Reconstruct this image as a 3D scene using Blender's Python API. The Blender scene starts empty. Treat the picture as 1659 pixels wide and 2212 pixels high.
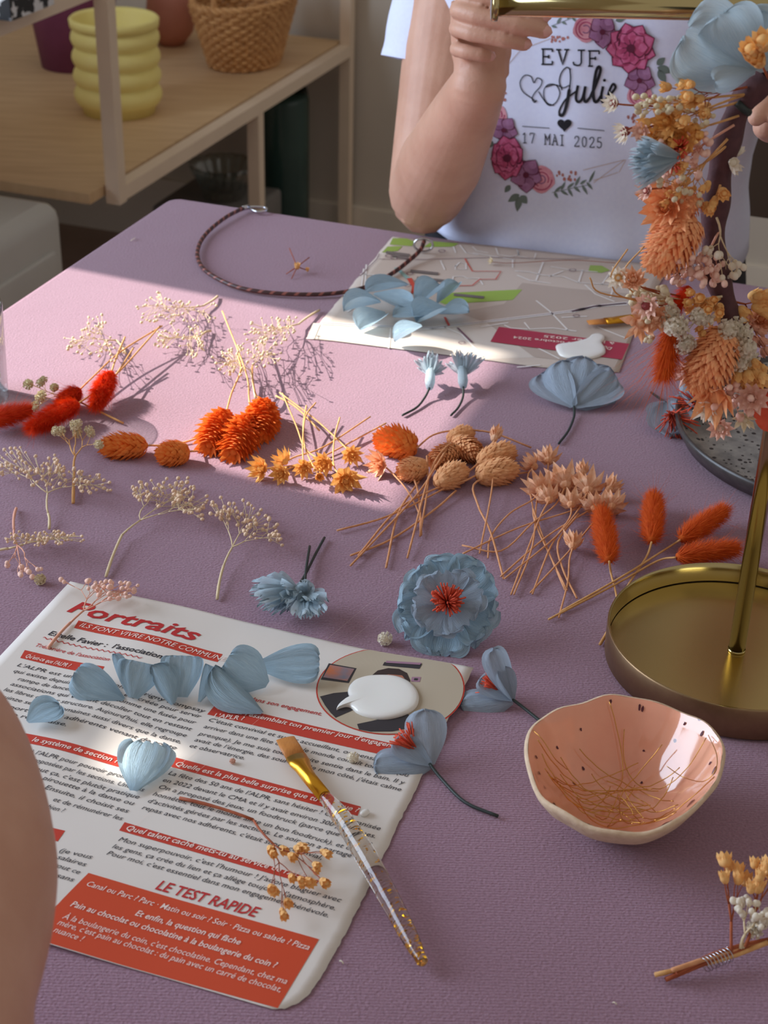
import bpy, math, random
from mathutils import Vector as V, Matrix, Quaternion
from mathutils.bvhtree import BVHTree
from mathutils import noise as MN
R = random.Random(7)
PI = math.pi
sc = bpy.context.scene
COL = sc.collection

# ------------------------------------------------------------------ camera
FPX, W_, H_ = 3470.0, 1659.0, 2212.0
Z0 = 0.74                       # table top
CAM = V((0, 0, Z0 + 0.46))
pt, rl = math.radians(30.03), math.radians(1.532)
FW = V((0, math.cos(pt), -math.sin(pt)))
R0 = V((1, 0, 0)); U0 = R0.cross(FW)
CR = math.cos(rl) * R0 + math.sin(rl) * U0
CU = -math.sin(rl) * R0 + math.cos(rl) * U0
cd = bpy.data.cameras.new('camera'); cam = bpy.data.objects.new('camera', cd); COL.objects.link(cam)
M3 = Matrix((CR, CU, -FW)).transposed()
cam.matrix_world = Matrix.Translation(CAM) @ M3.to_4x4()
cd.sensor_fit = 'VERTICAL'; cd.sensor_height = 36.0; cd.lens = 36.0 * FPX / H_
cd.clip_start = 0.02; cd.clip_end = 50
cd.dof.use_dof = True; cd.dof.focus_distance = 0.80; cd.dof.aperture_fstop = 22
sc.camera = cam

def ray(px, py): return FW + ((px - W_/2) * CR - (py - H_/2) * CU) / FPX
def P(px, py, h=0.0):
    d = ray(px, py); return CAM + d * ((Z0 + h - CAM.z) / d.z)
def PZ(px, py, z): return P(px, py, z - Z0)
def Q(px, py, y):
    d = ray(px, py); return CAM + d * (y / d.y)
def D(px, py, dep): return CAM + ray(px, py) * dep
def depth(p): return (p - CAM).dot(FW)
def mpp(p): return depth(p) / FPX
def proj(p):
    q = p - CAM; d = q.dot(FW)
    return (W_/2 + FPX*q.dot(CR)/d, H_/2 - FPX*q.dot(CU)/d)

# ------------------------------------------------------------------ light and colour
sc.view_settings.view_transform = 'Standard'; sc.view_settings.look = 'None'
sc.view_settings.gamma = 1.0; sc.view_settings.exposure = 0.0
sc.view_settings.use_curve_mapping = False
wd = bpy.data.worlds.new('world'); sc.world = wd; wd.use_nodes = True
bgn = wd.node_tree.nodes['Background']
bgn.inputs[0].default_value = (1.0, 0.93, 0.87, 1); bgn.inputs[1].default_value = 0.40
AZ, EL = math.radians(-22.5), math.radians(32)
SUN = V((math.cos(EL)*math.cos(AZ), math.cos(EL)*math.sin(AZ), -math.sin(EL)))
sl = bpy.data.lights.new('sun', 'SUN'); sl.energy = 9.8; sl.angle = math.radians(0.32); sl.color = (1.0, 0.93, 0.84)
so = bpy.data.objects.new('sun', sl); COL.objects.link(so)
so.rotation_euler = SUN.to_track_quat('-Z', 'Y').to_euler(); so.location = (-3, 3, 4)
E1 = V((math.cos(math.radians(-19.5)), math.sin(math.radians(-19.5)), 0)); E2 = V((-E1.y, E1.x, 0)); EZ = V((0, 0, 1))
AW = -2.1                        # inner face of the left wall, along E1
def RM(a, b, z): return E1*a + E2*b + EZ*z
al = bpy.data.lights.new('window_daylight', 'AREA'); al.shape = 'RECTANGLE'; al.size = 1.5; al.size_y = 1.3
al.energy = 56; al.color = (0.68, 0.81, 1.0)
ao = bpy.data.objects.new('window_daylight', al); COL.objects.link(ao)
ao.location = RM(AW + 0.06, 0.35, 1.55)
ao.rotation_euler = E1.to_track_quat('-Z', 'Y').to_euler()

# ------------------------------------------------------------------ materials
def pr(nt): return nt.nodes['Principled BSDF']
def hexc(c):
    def f(x):
        x /= 255.0
        return x/12.92 if x <= 0.04045 else ((x+0.055)/1.055)**2.4
    return (f(c[0]), f(c[1]), f(c[2]), 1)
def mat(name, c, rough=0.7, metal=0.0, c2=None, scale=50, bump=0.0, bscale=None, trans=0.0, alpha=None, spec=0.5,
        coat=0.0, sss=0.0, stretch=None, uv=False, transl=0.0, sheen=0.0, ior=1.45, detail=4.0, lo=0.35, hi=0.65):
    m = bpy.data.materials.new(name); m.use_nodes = True
    nt = m.node_tree; b = pr(nt); L = nt.links.new
    b.inputs['Base Color'].default_value = hexc(c); b.inputs['Roughness'].default_value = rough
    b.inputs['Metallic'].default_value = metal; b.inputs['Specular IOR Level'].default_value = spec
    b.inputs['Transmission Weight'].default_value = trans; b.inputs['IOR'].default_value = ior
    b.inputs['Coat Weight'].default_value = coat; b.inputs['Coat Roughness'].default_value = 0.06
    b.inputs['Sheen Weight'].default_value = sheen
    if sss:
        b.inputs['Subsurface Weight'].default_value = sss
        b.inputs['Subsurface Radius'].default_value = (0.008, 0.003, 0.002); b.inputs['Subsurface Scale'].default_value = 1.0
    if alpha is not None: b.inputs['Alpha'].default_value = alpha
    src = None
    if c2 is not None or bump:
        tc = nt.nodes.new('ShaderNodeTexCoord'); mp = nt.nodes.new('ShaderNodeMapping')
        L(tc.outputs['UV' if uv else 'Object'], mp.inputs[0])
        if stretch: mp.inputs['Scale'].default_value = stretch
    colsock = None
    if c2 is not None:
        n = nt.nodes.new('ShaderNodeTexNoise'); n.inputs['Scale'].default_value = scale; n.inputs['Detail'].default_value = detail
        L(mp.outputs[0], n.inputs['Vector'])
        rp = nt.nodes.new('ShaderNodeValToRGB'); L(n.outputs[0], rp.inputs[0])
        rp.color_ramp.elements[0].position = lo; rp.color_ramp.elements[0].color = hexc(c)
        rp.color_ramp.elements[1].position = hi; rp.color_ramp.elements[1].color = hexc(c2)
        L(rp.outputs[0], b.inputs['Base Color']); colsock = rp.outputs[0]
    if bump:
        n2 = nt.nodes.new('ShaderNodeTexNoise'); n2.inputs['Scale'].default_value = bscale or scale; n2.inputs['Detail'].default_value = 3
        L(mp.outputs[0], n2.inputs['Vector'])
        bp = nt.nodes.new('ShaderNodeBump'); bp.inputs['Strength'].default_value = bump; bp.inputs['Distance'].default_value = 0.002
        L(n2.outputs[0], bp.inputs['Height']); L(bp.outputs[0], b.inputs['Normal'])
    if transl:
        tr = nt.nodes.new('ShaderNodeBsdfTranslucent'); mx = nt.nodes.new('ShaderNodeMixShader'); mx.inputs[0].default_value = transl
        tr.inputs[0].default_value = hexc(c)
        if colsock: L(colsock, tr.inputs[0])
        out = nt.nodes['Material Output']
        L(b.outputs[0], mx.inputs[1]); L(tr.outputs[0], mx.inputs[2]); L(mx.outputs[0], out.inputs[0])
    return m

def cloth_material():
    m = mat('lilac_cloth', (142, 109, 125), 0.95, c2=(161, 126, 142), scale=900, bump=0.30, bscale=700, sheen=0.25, spec=0.15)
    nt = m.node_tree; L = nt.links.new
    tc = [n for n in nt.nodes if n.type == 'TEX_COORD'][0]
    wv = nt.nodes.new('ShaderNodeTexWave'); wv.bands_direction = 'Y'; wv.inputs['Scale'].default_value = 210
    wv.inputs['Distortion'].default_value = 2.2; wv.inputs['Detail'].default_value = 2; wv.inputs['Detail Scale'].default_value = 0.4
    L(tc.outputs['Object'], wv.inputs['Vector'])
    b2 = nt.nodes.new('ShaderNodeBump'); b2.inputs['Strength'].default_value = 0.22; b2.inputs['Distance'].default_value = 0.001
    L(wv.outputs[1], b2.inputs['Height'])
    nn = nt.nodes.new('ShaderNodeTexNoise'); nn.inputs['Scale'].default_value = 9; nn.inputs['Detail'].default_value = 2
    L(tc.outputs['Object'], nn.inputs['Vector'])
    b3 = nt.nodes.new('ShaderNodeBump'); b3.inputs['Strength'].default_value = 0.25; b3.inputs['Distance'].default_value = 0.008
    L(nn.outputs[0], b3.inputs['Height']); L(b2.outputs[0], b3.inputs['Normal'])
    ob = [n for n in nt.nodes if n.type == 'BUMP' and n not in (b2, b3)][0]
    L(b3.outputs[0], ob.inputs['Normal'])
    return m

CREPE = dict(rough=0.85, uv=True, stretch=(26, 1.6, 1), scale=3.0, bump=0.7, bscale=3.0, transl=0.32, spec=0.2, detail=3)
M = {
 'cloth': cloth_material(),
 'wall': mat('grey_wall', (200, 190, 176), 0.9, c2=(204, 194, 180), scale=6),
 'trim': mat('skirting_paint', (222, 212, 196), 0.6, c2=(226, 216, 200), scale=5),
 'floor': mat('beige_floor', (158, 134, 118), 0.6, c2=(168, 144, 128), scale=8),
 'wood': mat('plywood', (206, 172, 130), 0.55, c2=(220, 188, 146), scale=9, stretch=(1, 8, 1)),
 'post': mat('beige_powder_coat', (226, 206, 182), 0.5, c2=(230, 210, 186), scale=20),
 'yellow': mat('yellow_ceramic', (240, 224, 138), 0.6, c2=(243, 228, 146), scale=30),
 'purple': mat('purple_plastic', (122, 62, 96), 0.6, c2=(128, 66, 102), scale=30),
 'pinkvase': mat('dusty_pink_ceramic', (196, 130, 112), 0.5, c2=(204, 138, 118), scale=20),
 'wicker': mat('wicker', (218, 166, 108), 0.6, c2=(186, 132, 80), scale=120),
 'plastic': mat('milky_plastic', (206, 204, 196), 0.35, trans=0.25, c2=(212, 210, 202), scale=10),
 'browncush': mat('brown_fabric', (84, 62, 56), 0.9, c2=(96, 72, 64), scale=60),
 'teal': mat('dark_green_glass', (44, 66, 62), 0.2, c2=(50, 74, 68), scale=10),
 'thinglass': None,
 'glass': mat('clear_glass', (255, 255, 255), 0.02, trans=1.0, ior=1.45),
 'film': mat('plastic_film', (150, 140, 136), 0.3, trans=0.3),
 'patt': mat('black_white_pattern', (30, 32, 36), 0.5, c2=(220, 222, 224), scale=60, lo=0.5, hi=0.52),
 'crate': mat('grey_crate', (110, 108, 104), 0.7, c2=(118, 114, 110), scale=20),
 'skin': mat('skin', (208, 162, 138), 0.5, c2=(198, 150, 126), scale=40, sss=0.12, bump=0.12, bscale=600),
 'nail': mat('nail', (222, 172, 160), 0.22),
 'shirt': mat('white_jersey', (220, 226, 251), 0.9, c2=(224, 230, 253), scale=300, bump=0.25, bscale=14, sheen=0.1),
 'jeans': mat('black_denim', (26, 26, 32), 0.85, c2=(34, 34, 42), scale=400),
 'hair': mat('brown_hair', (70, 46, 34), 0.6, c2=(90, 60, 44), scale=80),
 'brown_chair': mat('dark_brown_chair', (92, 72, 58), 0.6, c2=(98, 78, 62), scale=10),
 'brass': mat('polished_brass', (186, 169, 120), 0.13, 1.0, c2=(190, 173, 124), scale=20),
 'brassfloor': mat('satin_brass', (206, 184, 124), 0.24, 1.0, c2=(210, 188, 128), scale=20),
 'fleck': mat('dark_glaze_fleck', (84, 26, 40), 0.3),
 'brassside': mat('brushed_brass', (150, 122, 92), 0.42, 1.0, c2=(156, 128, 96), scale=300),
 'plate': None,
 'platerim': mat('dark_plate_rim', (62, 58, 56), 0.35, c2=(74, 69, 66), scale=200),
 'paper': mat('magazine_paper', (224, 216, 208), 0.55, c2=(226, 218, 210), scale=30),
 'red': mat('red_ink', (196, 62, 46), 0.5), 'redtxt': mat('red_text', (190, 44, 46), 0.5),
 'ink': mat('black_ink', (38, 34, 44), 0.6), 'whitetxt': mat('white_text', (240, 218, 208), 0.6),
 'orangebox': mat('orange_red_ink', (206, 74, 40), 0.5),
 'map': mat('map_paper', (206, 192, 180), 0.5, c2=(208, 194, 182), scale=20),
 'mapback': mat('map_pale', (214, 204, 194), 0.5),
 'mapdark': mat('map_taupe', (186, 170, 158), 0.5), 'road': mat('map_road', (236, 232, 228), 0.5),
 'green': mat('map_green', (156, 186, 84), 0.5), 'crimson': mat('map_crimson', (170, 46, 70), 0.5),
 'mapgrey': mat('map_label', (120, 112, 110), 0.5), 'mapviolet': mat('map_line', (120, 84, 100), 0.5),
 'mapteal': mat('map_teal', (150, 190, 186), 0.5), 'mapred': mat('map_red', (206, 78, 62), 0.5),
 'crepe': mat('blue_crepe_paper', (174, 203, 220), c2=(192, 217, 230), **CREPE),
 'crepe2': mat('grey_blue_crepe_paper', (178, 194, 210), c2=(194, 208, 222), **CREPE),
 'crepe_lightened': mat('lightened_blue_crepe_paper', (206, 226, 236), c2=(220, 236, 243), **{**CREPE, 'transl': 0.45}),  # blue crepe made paler and more translucent to imitate brighter light on it
 'fringe': mat('orange_red_paper', (222, 84, 56), 0.8, c2=(232, 98, 70), scale=300, transl=0.15),
 'wirestem': mat('black_green_stem', (46, 54, 52), 0.5),
 'phal': mat('orange_seed_head', (236, 124, 44), 0.8, c2=(244, 150, 72), scale=260, transl=0.18),
 'phal2': mat('peach_seed_head', (234, 164, 108), 0.85, c2=(244, 184, 132), scale=260, transl=0.15),
 'star': mat('golden_dry_flower', (238, 176, 92), 0.8, c2=(246, 196, 120), scale=300, transl=0.2),
 'star2': mat('peach_dry_flower', (232, 162, 114), 0.8, c2=(250, 208, 174), scale=160, transl=0.2),
 'straw': mat('straw_stem', (222, 170, 108), 0.7, c2=(206, 150, 90), scale=200),
 'straw2': mat('peach_stem', (222, 158, 112), 0.7, c2=(206, 140, 92), scale=200),
 'phal3': mat('apricot_seed_head', (250, 170, 114), 0.85, c2=(253, 190, 138), scale=260, transl=0.15),
 'fur': mat('orange_fur', (214, 84, 10), 0.8, c2=(228, 104, 22), scale=300, transl=0.3),
 'furred': mat('red_orange_fur', (228, 58, 12), 0.8, c2=(240, 84, 24), scale=300, transl=0.35),
 'cream': mat('cream_bud', (236, 222, 190), 0.8, c2=(226, 208, 170), scale=300, transl=0.15),
 'creamstem': mat('cream_stem', (222, 200, 160), 0.7),
 'tan': mat('tan_bud', (240, 208, 178), 0.8, c2=(228, 194, 160), scale=300),
 'pink': mat('pink_bud', (238, 190, 170), 0.8, c2=(246, 206, 188), scale=300),
 'pinkstem': mat('pink_stem', (226, 164, 138), 0.7),
 'white': mat('white_dry_flower', (250, 244, 230), 0.85, c2=(244, 234, 214), scale=400, transl=0.4),
 'amber': mat('amber_bud', (246, 186, 108), 0.8, c2=(251, 206, 138), scale=300, transl=0.2),
 'redstem': mat('russet_stem', (168, 86, 48), 0.7, c2=(150, 70, 40), scale=200),
 'maroon': mat('maroon_flower_heart', (140, 62, 62), 0.8),
 'wrap': mat('brown_floral_tape', (92, 58, 60), 0.75, c2=(78, 48, 52), scale=200, bump=0.4, bscale=150),
 'cord': None,
 'steel': mat('steel', (200, 200, 204), 0.22, 1.0),
 'glue': mat('white_glue', (240, 238, 232), 0.16, coat=0.4, sss=0.05, spec=0.35),
 'ferrule': mat('gold_ferrule', (222, 160, 50), 0.28, 1.0), 'bristle': mat('amber_bristle', (206, 136, 66), 0.5, c2=(180, 110, 46), scale=200, stretch=(30, 1, 1)),
 'acrylic': mat('clear_acrylic', (255, 250, 244), 0.04, trans=1.0, ior=1.46), 'glitter': mat('gold_glitter', (250, 190, 30), 0.25, 1.0),
 'goldwire': mat('gold_wire', (212, 160, 84), 0.28, 1.0),
 'clay': mat('pale_clay', (222, 196, 166), 0.75, c2=(212, 184, 152), scale=300, bump=0.3, bscale=200),
 'glaze': None,
 'beigephoto': mat('photo_wall', (186, 172, 150), 0.5), 'photodark': mat('photo_dark', (54, 50, 54), 0.5), 'photohair': mat('photo_hair', (58, 44, 42), 0.5),
 'photoskin': mat('photo_skin', (178, 112, 88), 0.5), 'photoblue': mat('photo_painting', (84, 126, 150), 0.5, c2=(200, 110, 60), scale=60),
 'photopurple': mat('photo_print', (160, 120, 140), 0.5),
 'pmagenta': mat('print_magenta', (156, 52, 92), 0.85, c2=(190, 84, 120), scale=120), 'pplum': mat('print_plum', (132, 84, 120), 0.85, c2=(160, 112, 146), scale=120),
 'prose': mat('print_rose', (222, 160, 172), 0.85, c2=(206, 132, 148), scale=150), 'pgreen': mat('print_green', (110, 124, 118), 0.85),
 'pdot': mat('print_berry', (176, 110, 100), 0.85), 'pblack': mat('print_black', (28, 26, 32), 0.85), 'pline': mat('print_gold_line', (200, 180, 172), 0.85),
 'ppink': mat('print_pink', (204, 110, 150), 0.85, c2=(190, 84, 124), scale=200), 'plilac': mat('print_lilac', (166, 120, 156), 0.85, c2=(150, 100, 140), scale=200),
 'pdark': mat('print_dark_heart', (92, 26, 52), 0.85),
 'tabletop': mat('table_wood', (150, 120, 90), 0.6),
 'blind': mat('white_blind', (230, 230, 228), 0.8),
}
def speckled(name, base, base2, dark, vs, thr, rough, coat):
    m = mat(name, base, rough, c2=base2, scale=vs*0.35, coat=coat, lo=0.3, hi=0.7)
    nt = m.node_tree; L = nt.links.new
    tc = [n for n in nt.nodes if n.type == 'TEX_COORD'][0]; rp = [n for n in nt.nodes if n.type == 'VALTORGB'][0]
    vo = nt.nodes.new('ShaderNodeTexVoronoi'); vo.inputs['Scale'].default_value = vs; L(tc.outputs['Object'], vo.inputs['Vector'])
    wn = nt.nodes.new('ShaderNodeSeparateColor'); L(vo.outputs['Color'], wn.inputs[0])
    mm = nt.nodes.new('ShaderNodeMath'); mm.operation = 'MULTIPLY'; L(wn.outputs[0], mm.inputs[0]); mm.inputs[1].default_value = thr
    lt = nt.nodes.new('ShaderNodeMath'); lt.operation = 'LESS_THAN'; L(vo.outputs['Distance'], lt.inputs[0])
    sb = nt.nodes.new('ShaderNodeMath'); sb.operation = 'SUBTRACT'; L(mm.outputs[0], sb.inputs[0]); sb.inputs[1].default_value = thr*0.42
    L(sb.outputs[0], lt.inputs[1])
    mx = nt.nodes.new('ShaderNodeMix'); mx.data_type = 'RGBA'; L(lt.outputs[0], mx.inputs[0]); L(rp.outputs[0], mx.inputs[6]); mx.inputs[7].default_value = hexc(dark)
    L(mx.outputs[2], pr(nt).inputs['Base Color'])
    return m

M['plate'] = speckled('speckled_stoneware', (112, 110, 108), (158, 154, 148), (40, 36, 36), 330, 0.9, 0.55, 0.0)
M['glaze'] = speckled('pink_glaze', (242, 178, 146), (236, 164, 134), (92, 30, 44), 105, 0.46, 0.10, 0.7)
def thin_glass():
    m = bpy.data.materials.new('thin_clear_glass'); m.use_nodes = True; nt = m.node_tree; L = nt.links.new
    nt.nodes.remove(pr(nt)); out = nt.nodes['Material Output']
    tr = nt.nodes.new('ShaderNodeBsdfTransparent'); tr.inputs[0].default_value = (0.80, 0.85, 0.84, 1)
    gl = nt.nodes.new('ShaderNodeBsdfGlossy'); gl.inputs['Roughness'].default_value = 0.04
    lw = nt.nodes.new('ShaderNodeLayerWeight'); lw.inputs[0].default_value = 0.35; mx = nt.nodes.new('ShaderNodeMixShader')
    L(lw.outputs['Facing'], mx.inputs[0]); L(tr.outputs[0], mx.inputs[1]); L(gl.outputs[0], mx.inputs[2]); L(mx.outputs[0], out.inputs[0])
    return m
M['thinglass'] = thin_glass()
def cord_material():
    m = mat('brown_braided_cord', (74, 46, 46), 0.45, uv=True); nt = m.node_tree; L = nt.links.new
    tc = nt.nodes.new('ShaderNodeTexCoord'); wv = nt.nodes.new('ShaderNodeTexWave'); mp = nt.nodes.new('ShaderNodeMapping')
    mp.inputs['Scale'].default_value = (0.9, 1, 1); mp.inputs['Rotation'].default_value = (0, 0, 0.0)
    wv.bands_direction = 'DIAGONAL'; wv.inputs['Scale'].default_value = 0.7; wv.inputs['Distortion'].default_value = 0.6
    L(tc.outputs['UV'], mp.inputs[0]); L(mp.outputs[0], wv.inputs['Vector'])
    rp = nt.nodes.new('ShaderNodeValToRGB'); rp.color_ramp.elements[0].position = 0.70; rp.color_ramp.elements[0].color = hexc((66, 40, 40))
    rp.color_ramp.elements[1].position = 0.86; rp.color_ramp.elements[1].color = hexc((146, 88, 78))
    L(wv.outputs[0], rp.inputs[0]); L(rp.outputs[0], pr(nt).inputs['Base Color']); return m
M['cord'] = cord_material()

# ------------------------------------------------------------------ mesh builder
class MB:
    def __init__(s): s.v = []; s.f = []; s.m = []; s.uv = []
    def add(s, vs, fs, mi=0, uv=None):
        o = len(s.v); s.v += [tuple(v) for v in vs]; s.f += [tuple(i + o for i in f) for f in fs]; s.m += [mi]*len(fs)
        s.uv += (uv if uv else [(0, 0)]*len(vs)); return s
    def box(s, c, ax, ay, az, mi=0):     # centre + half axes
        c = V(c); vs = [c + ax*i + ay*j + az*k for i in (-1, 1) for j in (-1, 1) for k in (-1, 1)]
        return s.add(vs, [(0,1,3,2),(4,6,7,5),(0,4,5,1),(2,3,7,6),(0,2,6,4),(1,5,7,3)], mi)
    def tube(s, pts, r, n=6, mi=0, cap=True, flat=None):
        pts = [V(p) for p in pts]; k = len(pts)
        rs = r if isinstance(r, (list, tuple)) else [r]*k
        vs, uv, fs = [], [], []; pn = None; acc = 0
        for i, p in enumerate(pts):
            t = (pts[min(i+1, k-1)] - pts[max(i-1, 0)])
            t = t.normalized() if t.length > 1e-9 else V((0, 0, 1))
            if pn is None:
                pn = t.orthogonal().normalized() if flat is None else (flat - t*flat.dot(t)).normalized()
            else:
                pn = pn - t*pn.dot(t); pn = pn.normalized() if pn.length > 1e-6 else t.orthogonal().normalized()
            bn = t.cross(pn)
            if i: acc += (p - pts[i-1]).length
            ri = rs[i]; ra, rb = ri if isinstance(ri, tuple) else (ri, ri)
            for j in range(n):
                a = 2*PI*j/n; vs.append(p + pn*math.cos(a)*ra + bn*math.sin(a)*rb); uv.append((j/n, acc*100))
        for i in range(k-1):
            for j in range(n):
                j2 = (j+1) % n; fs.append((i*n+j, i*n+j2, (i+1)*n+j2, (i+1)*n+j))
        if cap:
            fs.append(tuple(range(n-1, -1, -1))); fs.append(tuple((k-1)*n + j for j in range(n)))
        return s.add(vs, fs, mi, uv)
    def ball(s, c, r, ax=None, st=1.0, n=8, m=6, mi=0):     # ellipsoid stretched along ax
        c = V(c); ax = (ax or V((0, 0, 1))).normalized(); x = ax.orthogonal().normalized(); y = ax.cross(x)
        vs = [c - ax*r*st]; fs = []
        for i in range(1, m):
            th = -PI/2 + PI*i/m
            for j in range(n):
                a = 2*PI*j/n; vs.append(c + ax*r*st*math.sin(th) + (x*math.cos(a) + y*math.sin(a))*r*math.cos(th))
        vs.append(c + ax*r*st); L = len(vs)-1
        for j in range(n): fs.append((0, 1+(j+1) % n, 1+j)); fs.append((L, L-n+j, L-n+(j+1) % n))
        for i in range(m-2):
            for j in range(n): a = 1+i*n+j; b = 1+i*n+(j+1) % n; fs.append((a, b, b+n, a+n))
        return s.add(vs, fs, mi)
    def lathe(s, c, prof, n=48, mi=0, rf=None, zf=None, mis=None, ax=None):
        c = V(c); vs = []; fs = []; k = len(prof)
        for (r, z) in prof:
            for j in range(n):
                a = 2*PI*j/n; rr = r*(rf(a, z) if rf else 1); zz = z + (zf(a, r, z) if zf else 0)
                vs.append(c + V((math.cos(a)*rr, math.sin(a)*rr, zz)))
        ms = []
        for i in range(k-1):
            for j in range(n): j2 = (j+1) % n; fs.append((i*n+j, i*n+j2, (i+1)*n+j2, (i+1)*n+j)); ms.append(mis[i] if mis else mi)
        o = len(s.m); s.add(vs, fs, mi); s.m[o:] = ms; return s
    def grid(s, fn, nu, nv, mi=0, flip=False):
        vs = []; uv = []
        for i in range(nv+1):
            for j in range(nu+1): vs.append(fn(j/nu, i/nv)); uv.append((j/nu, i/nv))
        fs = [(i*(nu+1)+j, i*(nu+1)+j+1, (i+1)*(nu+1)+j+1, (i+1)*(nu+1)+j) for i in range(nv) for j in range(nu)]
        if flip: fs = [f[::-1] for f in fs]
        return s.add(vs, fs, mi, uv)
    def build(s, name, mats, parent=None, smooth=True, wn=False):
        me = bpy.data.meshes.new(name); off = parent_loc(parent)
        me.from_pydata([(v[0]-off.x, v[1]-off.y, v[2]-off.z) for v in s.v], [], s.f)
        mats = mats if isinstance(mats, (list, tuple)) else [mats]
        for m in mats: me.materials.append(M[m])
        if len(mats) > 1: me.polygons.foreach_set('material_index', s.m)
        ul = me.uv_layers.new(name='UVMap'); data = [0.0]*(2*len(me.loops)); vi = [0]*len(me.loops); me.loops.foreach_get('vertex_index', vi)
        for k, q in enumerate(vi): data[2*k], data[2*k+1] = s.uv[q]
        ul.data.foreach_set('uv', data)
        if smooth: me.polygons.foreach_set('use_smooth', [True]*len(me.polygons))
        me.update()
        o = bpy.data.objects.new(name, me); COL.objects.link(o)
        if parent: o.parent = parent
        return o
def parent_loc(p):
    l = V((0, 0, 0))
    while p is not None: l = l + V(p.location); p = p.parent
    return l
def tag(o, label, cat, group=None, kind=None):
    if label: o['label'] = label
    if cat: o['category'] = cat
    if group: o['group'] = group
    if kind: o['kind'] = kind
    return o
def thing(name, label, cat, loc, group=None):
    o = bpy.data.objects.new(name, None); o.empty_display_size = 0.02; COL.objects.link(o); o.location = V(loc)
    return tag(o, label, cat, group)
def struct(o): o['kind'] = 'structure'; return o
def crv(pts, n=6):                      # Catmull-Rom
    pts = [V(p) for p in pts]
    if len(pts) < 3: return [pts[0].lerp(pts[-1], i/n) for i in range(n+1)]
    q = [pts[0]*2 - pts[1]] + pts + [pts[-1]*2 - pts[-2]]; out = []
    for i in range(1, len(q)-2):
        a, b, c, d = q[i-1:i+3]
        for k in range(n):
            t = k/n; out.append(0.5*((2*b) + (c-a)*t + (2*a-5*b+4*c-d)*t*t + (3*b-a-3*c+d)*t**3))
    return out + [pts[-1]]
def sstep(x): x = max(0, min(1, x)); return x*x*(3-2*x)
def pxl(pts, h=0.002):                   # pixel trail on the table -> points; entries (x,y[,h])
    return [P(p[0], p[1], p[2] if len(p) > 2 else h) for p in pts]

# ------------------------------------------------------------------ room
def wallgrid(name, axis_u, origin, nrm, th, u0, u1, z0, z1, holes, m):
    us = sorted({u0, u1, *[h[0] for h in holes], *[h[1] for h in holes]}); zs = sorted({z0, z1, *[h[2] for h in holes], *[h[3] for h in holes]})
    b = MB()
    for i in range(len(us)-1):
        for k in range(len(zs)-1):
            cu, cz = (us[i]+us[i+1])/2, (zs[k]+zs[k+1])/2
            if any(h[0] < cu < h[1] and h[2] < cz < h[3] for h in holes): continue
            b.box(origin + axis_u*cu + EZ*cz - nrm*th/2, axis_u*(us[i+1]-us[i])/2, nrm*th/2, EZ*(zs[k+1]-zs[k])/2)
    return struct(b.build(name, m, None, smooth=False))
def wallhit(p):                          # where the sun ray that reaches p crosses the left wall: (b, z)
    t = (p.dot(E1) - AW) / SUN.dot(E1); q = p - SUN*t; return q.dot(E2), q.z
fj = [wallhit(P(145, 578))[0], wallhit(P(720, 690))[0]]; nj = [wallhit(P(400, 1000))[0], wallhit(P(850, 1105))[0]]
li = [wallhit(P(1112, 780))[1], wallhit(P(858, 1100))[1]]
WB0, WB1, WZ1 = sum(nj)/2, sum(fj)/2, sum(li)/2; WZ0 = 0.95
sp = [wallhit(P(*q)) for q in ((262, 1600), (385, 1600), (275, 1700), (360, 1705))]  # small gap added to the unseen left wall, shaped to cast the page's sun spot
SB0, SB1 = min(q[0] for q in sp), max(q[0] for q in sp); SZ0, SZ1 = min(q[1] for q in sp), max(q[1] for q in sp)
SB0 += 0.002; SB1 -= 0.004; SZ0 += 0.001; SZ1 += 0.0005
WBK = (PZ(768, 95, 0.455)).dot(E2) + 0.035
struct(MB().box(RM(0.3, 0.6, -0.02), E1*3.2, E2*3.2, EZ*0.02).build('floor', 'floor', smooth=False))
wallgrid('wall_left', E2, E1*AW, E1, 0.006, -2.2, WBK, 0, 3.5, [(WB0, WB1, WZ0, WZ1), (SB0, SB1, SZ0, SZ1)], 'wall')
wallgrid('wall_back', E1, E2*WBK, -E2, 0.1, AW-0.05, 3.2, 0, 2.9, [], 'wall')
struct(MB().box(RM((AW+3.2)/2, WBK-0.008, 0.065), E1*(3.2-AW)/2, E2*0.008, EZ*0.065).build('baseboard_back', 'trim', smooth=False))
wf = MB()
for (b0, b1, z0, z1) in ((WB0-0.06, WB0, WZ0-0.06, WZ1+0.06), (WB1, WB1+0.06, WZ0-0.06, WZ1+0.06), (WB0, WB1, WZ0-0.06, WZ0), (WB0, WB1, WZ1, WZ1+0.06)):
    wf.box(RM(AW+0.01, (b0+b1)/2, (z0+z1)/2), E1*0.012, E2*(b1-b0)/2, EZ*(z1-z0)/2)
struct(wf.build('window_1', 'trim', smooth=False))

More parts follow.
